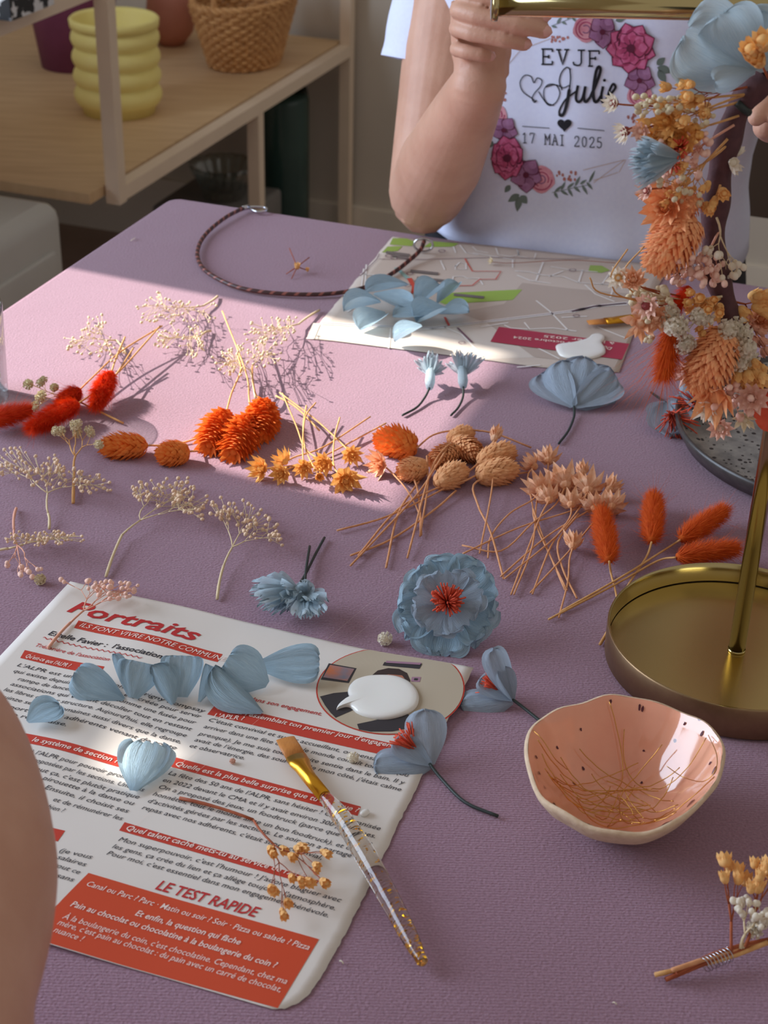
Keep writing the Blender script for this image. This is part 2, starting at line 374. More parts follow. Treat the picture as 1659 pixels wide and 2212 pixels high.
# ------------------------------------------------------------------ table and cloth
C0 = P(372, 424); TA0, TB1 = C0.dot(E1), C0.dot(E2); TA1, TB0 = TA0 + 1.15, -0.12
ang = math.radians(1.0)
t = thing('table', 'table under the lilac cloth, holding the flowers', 'table', RM((TA0+TA1)/2, (TB0+TB1)/2, 0))
MB().box(RM((TA0+TA1)/2, (TB0+TB1)/2, Z0-0.018), E1*((TA1-TA0)/2-0.004), E2*((TB1-TB0)/2-0.004), EZ*0.0145).build('table_top', 'tabletop', t, smooth=False)
for a in (TA0+0.06, TA1-0.06):
    for b in (TB0+0.06, TB1-0.06): MB().box(RM(a, b, (Z0-0.033)/2), E1*0.025, E2*0.025, EZ*(Z0-0.033)/2).build('leg', 'tabletop', t, smooth=False)
def cloth():
    mb = MB(); n = 40
    per = []
    ca, cb = (TA0+TA1)/2, (TB0+TB1)/2; ha, hb = (TA1-TA0)/2, (TB1-TB0)/2; rc = 0.012
    for (sx, sy, a0) in ((1, 1, 0), (-1, 1, PI/2), (-1, -1, PI), (1, -1, 1.5*PI)):
        for k in range(6):
            a = a0 + k/5*PI/2; per.append((ca + sx*(ha-rc) + math.cos(a)*rc, cb + sy*(hb-rc) + math.sin(a)*rc, math.cos(a), math.sin(a)))
    full = []
    for i in range(len(per)):
        p, q = per[i], per[(i+1) % len(per)]; L = math.hypot(p[0]-q[0], p[1]-q[1]); k = max(1, int(L/0.03))
        for j in range(k): full.append(tuple(p[x] + (q[x]-p[x])*j/k for x in range(4)))
    N = len(full); rings = []
    def ring(off, z, amp):
        r = []
        for i, (a, b, na, nb) in enumerate(full):
            w = amp*math.sin(i*0.9+0.4*math.sin(i*0.37)); l = math.hypot(na, nb) or 1
            r.append(RM(a + na/l*(off+w), b + nb/l*(off+w), z))
        return r
    for off, z, amp in ((-0.009, Z0, 0), (-0.004, Z0, 0), (-0.001, Z0-0.0012, 0), (0.001, Z0-0.005, 0), (0.003, Z0-0.03, 0.0005), (0.010, Z0-0.12, 0.004), (0.018, Z0-0.27, 0.009)):
        rings.append(ring(off, z, amp))
    vs = [v for r in rings for v in r]; fs = []
    for k in range(len(rings)-1):
        for i in range(N): fs.append((k*N+i, (k+1)*N+i, (k+1)*N+(i+1) % N, k*N+(i+1) % N))
    fs.append(tuple(range(N)))
    mb.add(vs, fs); return mb.build('tablecloth', 'cloth', None, smooth=False)
tag(cloth(), 'lilac brushed cotton cloth covering the whole table', 'tablecloth')

# ------------------------------------------------------------------ shelf unit and what stands on it
ZB = 0.455
fr, bk = PZ(250, 400, ZB), PZ(768, 95, ZB)
sa = fr.dot(E1); sb0, sb1 = fr.dot(E2), bk.dot(E2); sw = 0.95
t = thing('shelf_unit', 'beige metal frame shelf with plywood board along the back wall', 'shelf', RM(sa-sw/2, (sb0+sb1)/2, 0))
def bar(name, p, q, r=0.0105, m='post', par=t):
    d = (q-p).normalized(); s = d.cross(EZ) if abs(d.z) < 0.9 else E1.copy(); s.normalize(); u = d.cross(s)
    return MB().box((p+q)/2, d*(q-p).length/2, s*r, u*r).build(name, m, par, smooth=False)
for a in (sa, sa-sw):
    bar('post', RM(a, sb0, 0.43), RM(a, sb0, 1.5)); bar('post', RM(a, sb1, 0), RM(a, sb1, 1.5))
    bar('leg', RM(a, (sb0+sb1)/2+0.03, 0), RM(a, (sb0+sb1)/2+0.03, ZB-0.022)); bar('side_rail', RM(a, sb0+0.0105, ZB-0.012), RM(a, sb1-0.0105, ZB-0.012))
MB().box(RM(sa-sw/2, (sb0+sb1)/2-0.02, ZB-0.007), E1*(sw/2-0.014), E2*((sb1-sb0)/2+0.03), EZ*0.0075).build('shelf_board', 'wood', t, smooth=False)
zu = 0.728
bar('upper_rail', RM(sa-0.012, sb0-0.75, zu), RM(sa-0.012, sb0-0.0115, zu), 0.011)
MB().box(RM(sa-0.35, sb0-0.35, zu+0.005), E1*0.325, E2*0.34, EZ*0.006).build('upper_board', 'wood', t, smooth=False)
def onboard(px, py): return PZ(px, py, ZB + 0.0008)
c = onboard(258, 240)
prof = [(0.0, 0.004), (0.056, 0.004), (0.058, 0.0)]
k = mpp(c)
prof = [(0, 0.0), (0.054, 0.0), (0.056, 0.014)]
for i in range(4):
    z0 = 0.016 + i*0.033
    for j in range(9):
        a = j/8*PI; prof.append((0.0605 + 0.006*math.sin(a), z0 + 0.033*j/8))
prof += [(0.066, 0.150), (0.067, 0.163), (0.064, 0.166), (0.060, 0.160), (0.058, 0.02), (0, 0.012)]
prof = [(r*1.05, z*0.90) for r, z in prof]
tag(MB().lathe(c, prof, 56).build('ribbed_pot', 'yellow'), 'pale yellow pot of stacked rounded rings on the plywood shelf', 'pot')
c = onboard(165, 140)
prof = [(0, 0), (0.060, 0), (0.082, 0.16), (0.084, 0.17), (0.078, 0.17), (0.056, 0.01), (0, 0.01)]
tag(MB().lathe(c, prof, 40).build('planter', 'purple'), 'dark plum planter standing behind the yellow pot', 'planter')
c = onboard(372, 95)
prof = [(0, 0), (0.022, 0.0), (0.040, 0.025), (0.046, 0.055), (0.042, 0.085), (0.028, 0.12), (0.016, 0.15), (0.016, 0.19), (0.020, 0.2), (0.016, 0.2), (0.012, 0.15), (0, 0.1)]
tag(MB().lathe(c, prof, 40).build('vase', 'pinkvase'), 'dusty pink vase between the yellow pot and the basket', 'vase')
c = onboard(530, 135); KB = 1.16
t = thing('wicker_basket', 'brown wicker basket with arched handle at the back of the shelf', 'basket', c)
mb = MB(); NZ = 15; NS = 26
def bell(a): return (1 + 0.26*math.cos(2*a))      # oval plan turned along the board
for i in range(NZ):
    z = 0.006 + i*0.0072; r = KB*(0.058 + 0.030*i/NZ); pts = []
    for j in range(NS*4+1):
        a = 2*PI*j/(NS*4); rr = r*(1+0.18*math.cos(2*a)) + 0.0035*math.sin(a*NS/2*2 + (i % 2)*PI)
        x, y = rr*math.cos(a), rr*math.sin(a); pts.append(c + E1*y*0.95 + E2*x + EZ*z)
    mb.tube(pts, 0.0042, 5, cap=False)
for j in range(NS):
    a = 2*PI*j/NS; mb.tube([c + E1*math.sin(a)*0.95*KB*(0.058+0.030*s)*(1+0.18*math.cos(2*a)) + E2*math.cos(a)*KB*(0.058+0.030*s)*(1+0.18*math.cos(2*a)) + EZ*(0.004+0.108*s) for s in (0, 0.5, 1)], 0.003, 5)
mb.lathe(c + EZ*0.001, [(0, 0), (0.062, 0), (0.062, 0.004), (0, 0.004)], 26)
mb.build('basket_body', 'wicker', t)
mb = MB()
for k in range(3):
    pts = [c + E1*math.sin(a)*0.088*0.95*0.82*KB + E2*math.cos(a)*0.088*1.18*KB + EZ*(0.114 + 0.004*math.sin(a*12 + k*2.1)) + (E1*math.sin(a)+E2*math.cos(a))*0.004*math.cos(a*12+k*2.1) for a in [2*PI*j/90 for j in range(91)]]
    mb.tube(pts, 0.0036, 5, cap=False)
mb.build('rim', 'wicker', t)
mb = MB()
for k in range(3):
    pts = []
    for j in range(41):
        a = PI*j/40; pts.append(c + E2*math.cos(a)*0.104*KB + EZ*(0.110 + 0.13*math.sin(a)) + E1*0.003*math.sin(j*0.9+k*2.1) + (E2*math.cos(a)+EZ*math.sin(a))*0.003*math.cos(j*0.9+k*2.1))
    mb.tube(pts, 0.003, 5)
mb.build('handle', 'wicker', t)
# objects under and beside the shelf
mb = MB(); c = RM(sa-0.1, sb0-0.45, zu+0.011)
tp = PZ(25, 22, zu+0.0115)
tag(MB().box(tp + EZ*0.03 - E1*0.03, E1*0.06, E2*0.05, EZ*0.03).build('patterned_box', 'patt', smooth=False), 'black and white patterned box on the upper board', 'box')
zc = 0.51; cc = PZ(137, 432, zc); ba, bb = cc.dot(E1), cc.dot(E2)
t = thing('drawer_box', 'milky plastic drawer tower standing left of the table', 'drawer box', RM(ba-0.18, bb-0.2, 0))
def rbox(mb, a0, a1, b0, b1, z0, z1, r=0.015, n=5):
    per = []
    for (ca, cb, s) in ((a1-r, b1-r, 0), (a0+r, b1-r, 1), (a0+r, b0+r, 2), (a1-r, b0+r, 3)):
        for k in range(n+1): an = (s + k/n)*PI/2; per.append((ca, cb, math.cos(an), math.sin(an)))
    N = len(per); vs = []
    lv = [(r*0.6, z0), (0, z0+r*0.6), (0, z1-r)] + [(r*(1-math.cos(q)), z1-r+r*math.sin(q)) for q in (0.5, 1.0, PI/2)]
    for ins, z in lv:
        for ca, cb, x, y in per: vs.append(RM(ca + x*(r-ins), cb + y*(r-ins), z))
    fs = [(k*N+i, k*N+(i+1) % N, (k+1)*N+(i+1) % N, (k+1)*N+i) for k in range(len(lv)-1) for i in range(N)]
    fs.append(tuple(range(N))[::-1]); fs.append(tuple((len(lv)-1)*N+i for i in range(N)))
    mb.add(vs, fs); return mb
rbox(MB(), ba-0.36, ba, bb-0.42, bb, 0.0, zc, 0.022).build('body', 'plastic', t)
for k in range(2):
    d = rbox(MB(), ba-0.004, ba+0.006, bb-0.40, bb-0.035, 0.03+k*0.24, 0.22+k*0.235, 0.004).build('drawer_front', 'plastic', t)
    pts = [RM(ba+0.012, bb-0.09-0.25*s, 0.17+k*0.235 - 0.045*math.sin(PI*s)) for s in [i/16 for i in range(17)]]
    MB().tube(pts, 0.006, 8).build('handle', 'plastic', d)
    MB().tube([RM(ba+0.010, bb-0.09, 0.176+k*0.235), RM(ba+0.010, bb-0.34, 0.176+k*0.235)], 0.005, 8).build('handle_lip', 'plastic', d)
c = PZ(298, 445, 0.0); c = RM(sa-0.10, sb0+0.30, 0)
tag(MB().lathe(c, [(0, 0.0), (0.17, 0.0), (0.19, 0.03), (0.19, 0.12), (0.17, 0.16), (0.10, 0.175), (0, 0.18)], 48).build('pouf', 'browncush'), 'dark brown round cushion lying under the shelf', 'cushion')
def film():
    base = RM(sa-0.05, sb0+0.02, 0.0)
    def fn(u, v): return base + E1*(u-0.5)*0.3 + E2*(v-0.5)*0.22 + EZ*(0.003 + 0.10*abs(MN.noise(V((u*4, v*4, 1.3)))) + 0.05*sstep(1-abs(u-0.5)*2))
    return MB().grid(fn, 14, 12).build('plastic_film', 'film', smooth=False)
tag(film(), 'crumpled clear wrapping film on the floor below the shelf front', 'film')
gp = PZ(484, 424, 0.24)
tag(rbox(MB(), gp.dot(E1)-0.10, gp.dot(E1)+0.075, gp.dot(E2)-0.09, gp.dot(E2)+0.09, 0.0, 0.238, 0.008).build('storage_crate', 'crate'), 'low grey crate on the floor carrying the ribbed glass dish', 'crate')
def rib(a, z): return 1 + 0.05*math.cos(a*18)
mb = MB().lathe(gp, [(0, 0), (0.034, 0), (0.040, 0.02), (0.055, 0.05), (0.060, 0.062), (0.057, 0.062), (0.050, 0.048), (0.035, 0.018), (0, 0.006)], 72, rf=rib)
tag(mb.build('glass_dish', 'thinglass'), 'clear ribbed glass dish seen under the shelf rail', 'dish')
c = RM(sa-0.095, sb1-0.085, 0)
tag(MB().lathe(c, [(0, 0), (0.048, 0), (0.05, 0.01), (0.05, 0.36), (0.046, 0.38), (0.042, 0.36), (0.042, 0.012), (0, 0.01)], 36).build('tall_vase', 'teal'), 'tall dark green vase behind the middle leg of the shelf', 'vase')

# ------------------------------------------------------------------ people
def fuse(mb, name, m, parent, voxel=0.003, sm=6):
    tmp = mb.build('tmp', m, None)
    r = tmp.modifiers.new('r', 'REMESH'); r.mode = 'VOXEL'; r.voxel_size = voxel
    s = tmp.modifiers.new('s', 'SMOOTH'); s.iterations = sm; s.factor = 0.5
    dg = bpy.context.evaluated_depsgraph_get(); me = bpy.data.meshes.new_from_object(tmp.evaluated_get(dg))
    bpy.data.objects.remove(tmp); off = parent_loc(parent)
    me.transform(Matrix.Translation(-off)); me.polygons.foreach_set('use_smooth', [True]*len(me.polygons))
    o = bpy.data.objects.new(name, me); COL.objects.link(o); o.parent = parent
    return o
def limb(mb, pts, rs, n=30, k=6):
    c = crv(pts, k); ks = len(pts)-1; rr = []
    for i in range(len(c)):
        s = i/(len(c)-1)*ks; j = min(int(s), ks-1); rr.append(rs[j] + (rs[j+1]-rs[j])*(s-j))
    mb.tube(c, rr, n); mb.ball(c[0], rr[0], n=n, m=8); mb.ball(c[-1], rr[-1], n=n, m=8)
TC = V((0.167, 1.325, 0))                # torso axis
SECT = [(0.50, .150, .112), (0.60, .150, .112), (0.68, .138, .104), (0.735, .130, .098), (0.80, .128, .095), (0.86, .136, .098), (0.92, .146, .104), (0.97, .152, .102), (1.01, .150, .088), (1.035, .115, .066), (1.052, .062, .056), (1.10, .046, .048)]
def section(z, grow=0.0, n=40, z_=None):
    for i in range(len(SECT)-1):
        if SECT[i][0] <= z <= SECT[i+1][0]: break
    s = (z-SECT[i][0])/(SECT[i+1][0]-SECT[i][0]); a = SECT[i][1]+(SECT[i+1][1]-SECT[i][1])*s + grow; b = SECT[i][2]+(SECT[i+1][2]-SECT[i][2])*s + grow
    out = []
    for j in range(n):
        th = 2*PI*j/n; c, q = math.cos(th), math.sin(th); e = 0.8
        out.append(TC + E1*a*math.copysign(abs(c)**e, c) + E2*b*math.copysign(abs(q)**e, q) + EZ*z)
    return out
def loft(mb, rings, cap=True):
    n = len(rings[0]); vs = [v for r in rings for v in r]
    fs = [(k*n+i, k*n+(i+1) % n, (k+1)*n+(i+1) % n, (k+1)*n+i) for k in range(len(rings)-1) for i in range(n)]
    if cap: fs += [tuple(range(n))[::-1], tuple((len(rings)-1)*n+i for i in range(n))]
    return mb.add(vs, fs)
SHR = V((0.065, 1.365, 1.005)); ELR = Q(922, 414, 1.255); WRR = Q(1034, 185, 1.105)
SHL = TC + E1*0.135 + EZ*1.005; ELL = SHL + E1*0.10 - E2*0.10 + EZ*(-0.245); WRL = V((0.268, 0.92, 0.925)); WRL = Q(1800, 330, 0.98)
person = thing('person', 'seated person in white printed T-shirt, bare arms raised over the far table edge', 'person', TC + EZ*0.0 )
mb = MB(); loft(mb, [section(z, -0.012) for z in (0.50, .56, .62, .68, .735, .80, .86, .92, .97, 1.0, 1.03, 1.05, 1.08)])
NK = TC + EZ*1.05; HD = TC - E2*0.05 + EZ*1.24
limb(mb, [NK, NK + EZ*0.07 - E2*0.012, HD - EZ*0.06], [0.050, 0.046, 0.05])
# head with a face, turned to the work
mb.ball(HD, 0.074, ax=EZ - E2*0.15, st=1.32, n=24, m=18); mb.ball(HD - E2*0.018 - EZ*0.055, 0.052, n=16, m=12)
F_ = -E2; mb.tube([HD + F_*0.072 + EZ*0.01, HD + F_*0.088 - EZ*0.022, HD + F_*0.078 - EZ*0.03], [0.007, 0.011, 0.008], 10)
for s in (-1, 1): mb.ball(HD + E1*s*0.074 - EZ*0.01, 0.02, ax=EZ, st=1.5, n=10, m=8)
for sh, el, wr in ((SHR, ELR, WRR), (SHL, ELL, WRL)):
    limb(mb, [sh, sh.lerp(el, 0.5), el], [0.045, 0.040, 0.031]); fm = el.lerp(wr, 0.3)
    limb(mb, [el, fm, el.lerp(wr, 0.7), wr], [0.031, 0.0325, 0.0255, 0.0195])
    mb.ball(el + (el-fm).normalized()*0.004 + (el-sh).normalized()*0.006, 0.027)
fing = []
def finger(pts, r):
    c = crv(pts, 4); mb.tube(c, [r*(1.08 - 0.20*i/(len(c)-1) + (0.07 if i in (4, 8, 12) and i < len(c)-1 else 0)) for i in range(len(c))], 16); mb.ball(c[-1], r*0.84, n=12, m=8); mb.ball(c[0], r*1.1, n=10, m=8); fing.append((pts, r))
# right hand: palm behind, four fingers curled across towards the left hand side, thumb on top
palm = [Q(1040, 165, 1.107), Q(1040, 105, 1.112), Q(1038, 55, 1.112), Q(1040, 5, 1.112)]
mb.tube(crv(palm, 4), [(0.0165, 0.0195)]*3 + [(0.0155, 0.021)]*10, 14, flat=V((0, 1, 0)))
mb.ball(palm[3], 0.017)
for p, r in (([Q(1038, 2, 1.108), Q(1000, -14, 1.085), Q(1050, -8, 1.070), Q(1125, 12, 1.062), Q(1176, 34, 1.062)], 0.0055),
             ([Q(1030, 35, 1.108), Q(990, 22, 1.082), Q(1030, 34, 1.066), Q(1115, 54, 1.058), Q(1176, 68, 1.060)], 0.0057),
             ([Q(1026, 75, 1.108), Q(988, 62, 1.084), Q(1020, 72, 1.068), Q(1090, 86, 1.060), Q(1133, 95, 1.062)], 0.0055),
             ([Q(1026, 118, 1.106), Q(988, 106, 1.085), Q(1008, 112, 1.072), Q(1040, 118, 1.068), Q(1056, 121, 1.070)], 0.0050)):
    finger(p, r)
finger([Q(1060, 70, 1.112), Q(1090, 20, 1.10), Q(1120, -25, 1.09), Q(1160, -45, 1.08)], 0.0085)
# left hand, pinching the wreath
dl = (Q(1750, 190, 0.9) - WRL).normalized()
mb.tube(crv([WRL, WRL + dl*0.03, WRL + dl*0.062], 4), [(0.015, 0.02)]*4 + [(0.013, 0.026)]*5, 12, flat=E2)
for k in range(4):
    b = WRL + dl*0.06 + E1*(-0.018 + 0.012*k); q = dl - E2*0.5
    finger([b, b + dl*0.028 - E2*0.008, b + dl*0.036 - E2*0.03 - E1*0.004, b + dl*0.028 - E2*0.046 - E1*0.008], 0.0066 - 0.0003*abs(k-1))
finger([WRL + dl*0.02 - E1*0.014, WRL + dl*0.045 - E1*0.03 - E2*0.015, WRL + dl*0.066 - E1*0.026 - E2*0.036], 0.0082)
body = fuse(mb, 'body', 'skin', person, 0.0014, 3)
for pts, r in fing[:4]:
    tip, pre = pts[-1], pts[-2]; d = (tip-pre).normalized(); up = (CAM - tip); up = (up - d*up.dot(d)).normalized()
    if up.z < -2: up = -up
    n = up*0.85 + EZ*0.15; sd = d.cross(n).normalized()
    MB().grid(lambda u, v: tip - d*0.0015 + d*(v-0.35)*r*1.7*(1-0.0*v) + sd*(u-0.5)*r*1.25*math.sqrt(max(0.05, 1-(abs(2*v-1))**4)) + n*(r*0.98 - 1.3*r*(u-0.5)**2 - r*0.5*(max(0, v-0.45))**2*2), 6, 6).build('nail', 'nail', person)
# t-shirt
def shirtring(z, n=72):
    out = section(z, 0.004, n)
    r = []
    for p in out:
        d = (p - TC); d.z = 0; d.normalize(); l = -d.dot(E2); th = d.dot(E1)
        w = 0.0035*MN.noise(V((th*3.2 + z*6, z*9, l))) + 0.006*sstep((0.80-z)/0.07)*MN.noise(V((th*5 - z*12, z*22, 3.1))) + 0.005*sstep((0.775-z)/0.04)
        r.append(p + d*w)
    return r
mb = MB(); zs = [0.725 + 0.0075*i for i in range(int((1.043-0.725)/0.0075)+1)]
rings = [shirtring(z) for z in zs]
hem = []
for p in rings[0]:
    th = (p-TC).dot(E1); hem.append(p + EZ*(0.010*math.sin(th*30) + 0.006*math.sin(th*61+1)))
loft(mb, [[q.lerp(TC + EZ*q.z, 0.03) for q in hem]] + [hem] + rings[1:], cap=False)
for sh, el, hemc, rr in ((SHR, ELR, Q(958, 146, 1.325), 0.052), (SHL, ELL, SHL.lerp(ELL, 0.52), 0.050)):
    top = sh - (TC.lerp(sh, 0.5) - TC)*0.0; ax = (hemc - sh); pts = [sh + (TC+EZ*1.0-sh)*0.35 + EZ*0.006, sh, sh.lerp(hemc, 0.5), sh.lerp(hemc, 0.85), hemc]
    mb.tube(crv(pts, 5), [0.040 + (rr-0.040)*sstep(i/15)*(1+0.04*math.sin(i)) for i in range(21)], 28, cap=False)
    mb.tube([hemc, hemc - ax.normalized()*0.012], [rr, rr-0.003], 28, cap=False)
shirt = mb.build('t_shirt', 'shirt', person)
bvh = BVHTree.FromPolygons([V(v) for v in mb.v], mb.f)
def onshirt(px, py, off):
    d = ray(px, py).normalized(); h = bvh.ray_cast(CAM, d)
    if h[0] is None: return Q(px, py, 1.23)
    n = h[1] if h[1].dot(d) < 0 else -h[1]; return h[0] + n*off
C2 = lambda x, y: (830 + x/2.0012, y/2.0012)          # reading of the close-up of the print
def ribbon2(mb, pts, w, off, mi=0):                     # pts, w in pixels of the photo; laid onto the jersey
    pts = [V((p[0], p[1], 0)) for p in pts]; n = len(pts); vs = []
    for i, p in enumerate(pts):
        t = (pts[min(i+1, n-1)] - pts[max(i-1, 0)]); t = t.normalized() if t.length else V((1, 0, 0)); s = V((-t.y, t.x, 0))
        ww = (w[i] if isinstance(w, list) else w)/2
        vs.append(onshirt(p.x+s.x*ww, p.y+s.y*ww, off)); vs.append(onshirt(p.x-s.x*ww, p.y-s.y*ww, off))
    mb.add(vs, [(2*i, 2*i+1, 2*i+3, 2*i+2) for i in range(n-1)], mi)
def blob2(mb, poly, off, mi=0):
    n = len(poly); cx = sum(p[0] for p in poly)/n; cy = sum(p[1] for p in poly)/n
    vs = [onshirt(cx, cy, off)] + [onshirt((p[0]+cx)/2, (p[1]+cy)/2, off) for p in poly] + [onshirt(p[0], p[1], off) for p in poly]
    mb.add(vs, [(0, 1+i, 1+(i+1) % n) for i in range(n)] + [(1+i, 1+n+i, 1+n+(i+1) % n, 1+(i+1) % n) for i in range(n)], mi)
def leaf2(mb, x0, y0, x1, y1, w, off, mi=0, n=8):
    dx, dy = x1-x0, y1-y0; l = math.hypot(dx, dy); nx, ny = -dy/l, dx/l; a, b = [], []
    for i in range(n+1):
        s = i/n; ww = w*0.5*math.sin(PI*min(1, s**0.8))
        a.append((x0+dx*s+nx*ww, y0+dy*s+ny*ww)); b.append((x0+dx*s-nx*ww, y0+dy*s-ny*ww))
    blob2(mb, a + b[::-1][1:-1], off, mi)
SER = {'E': [[(0,0),(.75,0),(.75,.22)],[(.12,0),(.12,1)],[(0,1),(.75,1),(.75,.8)],[(.12,.5),(.5,.5)],[(.5,.38),(.5,.62)]],
 'V': [[(-.05,1),(.3,1)],[(.5,1),(.85,1)],[(.1,1),(.4,0),(.7,1)]], 'J': [[(.35,1),(.85,1)],[(.6,1),(.6,.2),(.5,.03),(.3,0),(.1,.06),(.05,.25)]],
 'F': [[(.12,0),(.12,1)],[(0,0),(.34,0)],[(0,1),(.75,1),(.75,.78)],[(.12,.5),(.5,.5)],[(.5,.4),(.5,.62)]],
 '1': [[(.1,.8),(.36,1),(.36,0)],[(.1,0),(.62,0)]], '7': [[(.05,.8),(.05,1),(.68,1),(.3,0)]],
 'M': [[(.1,0),(.1,1),(.42,.35),(.74,1),(.74,0)],[(-.04,0),(.24,0)],[(.6,0),(.88,0)],[(-.02,1),(.12,1)],[(.72,1),(.86,1)]],
 'A': [[(.1,0),(.42,1),(.74,0)],[(.22,.36),(.62,.36)],[(-.04,0),(.24,0)],[(.6,0),(.88,0)],[(.25,1),(.43,1)]],
 'I': [[(.36,0),(.36,1)],[(.12,0),(.6,0)],[(.12,1),(.6,1)]], '2': [[(.06,.75),(.15,.95),(.36,1),(.58,.93),(.64,.72),(.5,.48),(.06,.06),(.06,0),(.68,0),(.68,.1)]],
 '0': [[(.36,1),(.14,.88),(.06,.5),(.14,.12),(.36,0),(.58,.12),(.66,.5),(.58,.88),(.36,1)]], '5': [[(.62,1),(.14,1),(.11,.55),(.34,.63),(.58,.54),(.66,.32),(.56,.08),(.32,0),(.1,.06),(.04,.18)]]}
mb = MB()
def seriftext(s, x0, y0, x1, y1, hgt, w):
    n = len(s); st = (x1-x0)/(n-0.2)
    for i, ch in enumerate(s):
        for stroke in SER.get(ch, []):
            pts = []
            for j in range(len(stroke)-1):
                a, b = stroke[j], stroke[j+1]; pts += [(a[0]+(b[0]-a[0])*k/3, a[1]+(b[1]-a[1])*k/3) for k in range(3)]
            pts.append(stroke[-1])
            ribbon2(mb, [C2(x0 + st*(i + p[0]*0.95), y0 + (y1-y0)*(x0+st*i-x0)/(x1-x0) - p[1]*hgt) for p in pts], w, 0.0006)
seriftext('EVJF', 680, 277, 935, 287, 66, 3.6)
seriftext('17 MAI 2025', 597, 617, 945, 640, 44, 2.0)
def script(pts, w): ribbon2(mb, [C2(p.x, p.y) for p in crv([V((a, b, 0)) for a, b in pts], 5)], w, 0.0006)
script([(657,440),(640,425),(600,395),(588,355),(608,325),(635,330),(648,357),(662,336),(682,347),(676,372),(652,400),(640,425),(650,442),(660,432)], 2.2)
script([(668,395),(690,430),(715,455),(745,440),(760,400),(742,366),(708,366),(690,395),(700,440),(735,455)], 2.2)
script([(700,375),(740,365),(775,378),(800,368)], 2.2); script([(770,388),(758,352),(768,312),(790,290),(806,300)], 2.6)
script([(803,298),(806,340),(800,390),(792,440),(778,488),(764,498),(758,478),(785,430),(832,392)], [3.0]*10+[7.0]*18+[4]*22)
script([(838,368),(832,400),(830,428),(842,440),(858,422),(870,372)], 6); script([(870,372),(864,420),(872,440),(892,418)], 6)
script([(892,418),(920,352),(935,302),(926,288),(914,318),(904,395),(909,436),(922,436),(940,410)], 6.5); script([(946,372),(938,415),(944,440),(958,432),(972,410)], 6)
blob2(mb, [C2(952+7*math.cos(a), 346+7*math.sin(a)) for a in [i*PI/4 for i in range(8)]], 0.0006)
script([(970,412),(988,395),(1000,376),(990,362),(976,385),(968,418),(982,440),(1004,424)], 5.5)
hp = []
for i in range(24):
    a = 2*PI*i/24; hp.append(C2(780 + 31*math.sin(a)**3*1.0, 538 - 1.95*(13*math.cos(a)-5*math.cos(2*a)-2*math.cos(3*a)-math.cos(4*a))))
blob2(mb, hp, 0.0006); ribbon2(mb, [C2(597+118*k/8, 545+8*k/8) for k in range(9)], 1.5, 0.0006); ribbon2(mb, [C2(836+116*k/8, 553+11*k/8) for k in range(9)], 1.5, 0.0006)
tag(mb.build('printed_lettering', 'pblack', shirt, smooth=False), 'black printed lettering on the shirt front', None)
mb = MB(); ML = ['pmagenta', 'pplum', 'prose', 'pgreen', 'pdot', 'pline', 'pdark', 'ppink', 'plilac']
for pts in ([(1040,690),(905,790)],[(1040,690),(860,735)],[(1010,745),(905,780)],[(500,320),(590,215)],[(1045,690),(1015,745)],[(590,215),(720,165)]):
    ribbon2(mb, [C2(pts[0][0]+(pts[1][0]-pts[0][0])*k/10, pts[0][1]+(pts[1][1]-pts[0][1])*k/10) for k in range(11)], 1.4, 0.0003, 5)
def pleaves(L):
    for x0, y0, x1, y1, w in L: leaf2(mb, *C2(x0, y0), *C2(x1, y1), w/2, 0.0004, 3)
pleaves([(1000,90,1048,72,26),(1180,290,1248,312,36),(1185,300,1218,360,34),(1178,280,1215,248,30),(545,800,522,832,24),(585,840,535,872,30),(590,845,618,880,34),(585,850,575,915,30),(440,590,420,605,22),(470,610,448,640,24)]
        + [(735+i*30, 830-i*8, 752+i*32, 795-i*12 if i % 2 else 858-i*4, 12) for i in range(6)] + [(735+i*28, 832-i*9, 772+i*26, (800 if i % 2 == 0 else 850)-i*6, 12) for i in range(6)] + [(725+i*22, 112-i*10, 748+i*20, (75 if i % 2 else 118)-i*6, 11) for i in range(5)])
ribbon2(mb, [C2(725+i*20, 832-i*4.2) for i in range(9)], 1.2, 0.0004, 3); ribbon2(mb, [C2(722+i*13, 112-i*5) for i in range(9)], 1.2, 0.0004, 3)
for (x0, y0, n, dx, dy) in ((720,170,12,90,26),(1050,480,9,40,60),(745,760,12,95,36),(490,335,14,40,110)):
    for i in range(n):
        cx, cy = x0 + R.random()*dx, y0 + (R.random()-0.5)*dy + (dy/2 if dy > 50 else 0); rr = 4 + R.random()*3
        blob2(mb, [C2(cx+rr*math.cos(a), cy+rr*1.3*math.sin(a)) for a in [i*PI/3 for i in range(6)]], 0.0003, 4)
def prose_(cx, cy, r, mi=2):
    blob2(mb, [C2(cx + r*(1+0.06*math.sin(5*a))*math.cos(a), cy + r*(1+0.06*math.cos(4*a))*math.sin(a)) for a in [2*PI*i/20 for i in range(20)]], 0.0005, mi)
    for k in range(3):
        rr = r*(0.78-0.24*k); ribbon2(mb, [C2(cx + rr*math.cos(a), cy + rr*math.sin(a)) for a in [k*2 + i*0.25 for i in range(20)]], 2.4, 0.0007, 1 if k == 2 else 0)
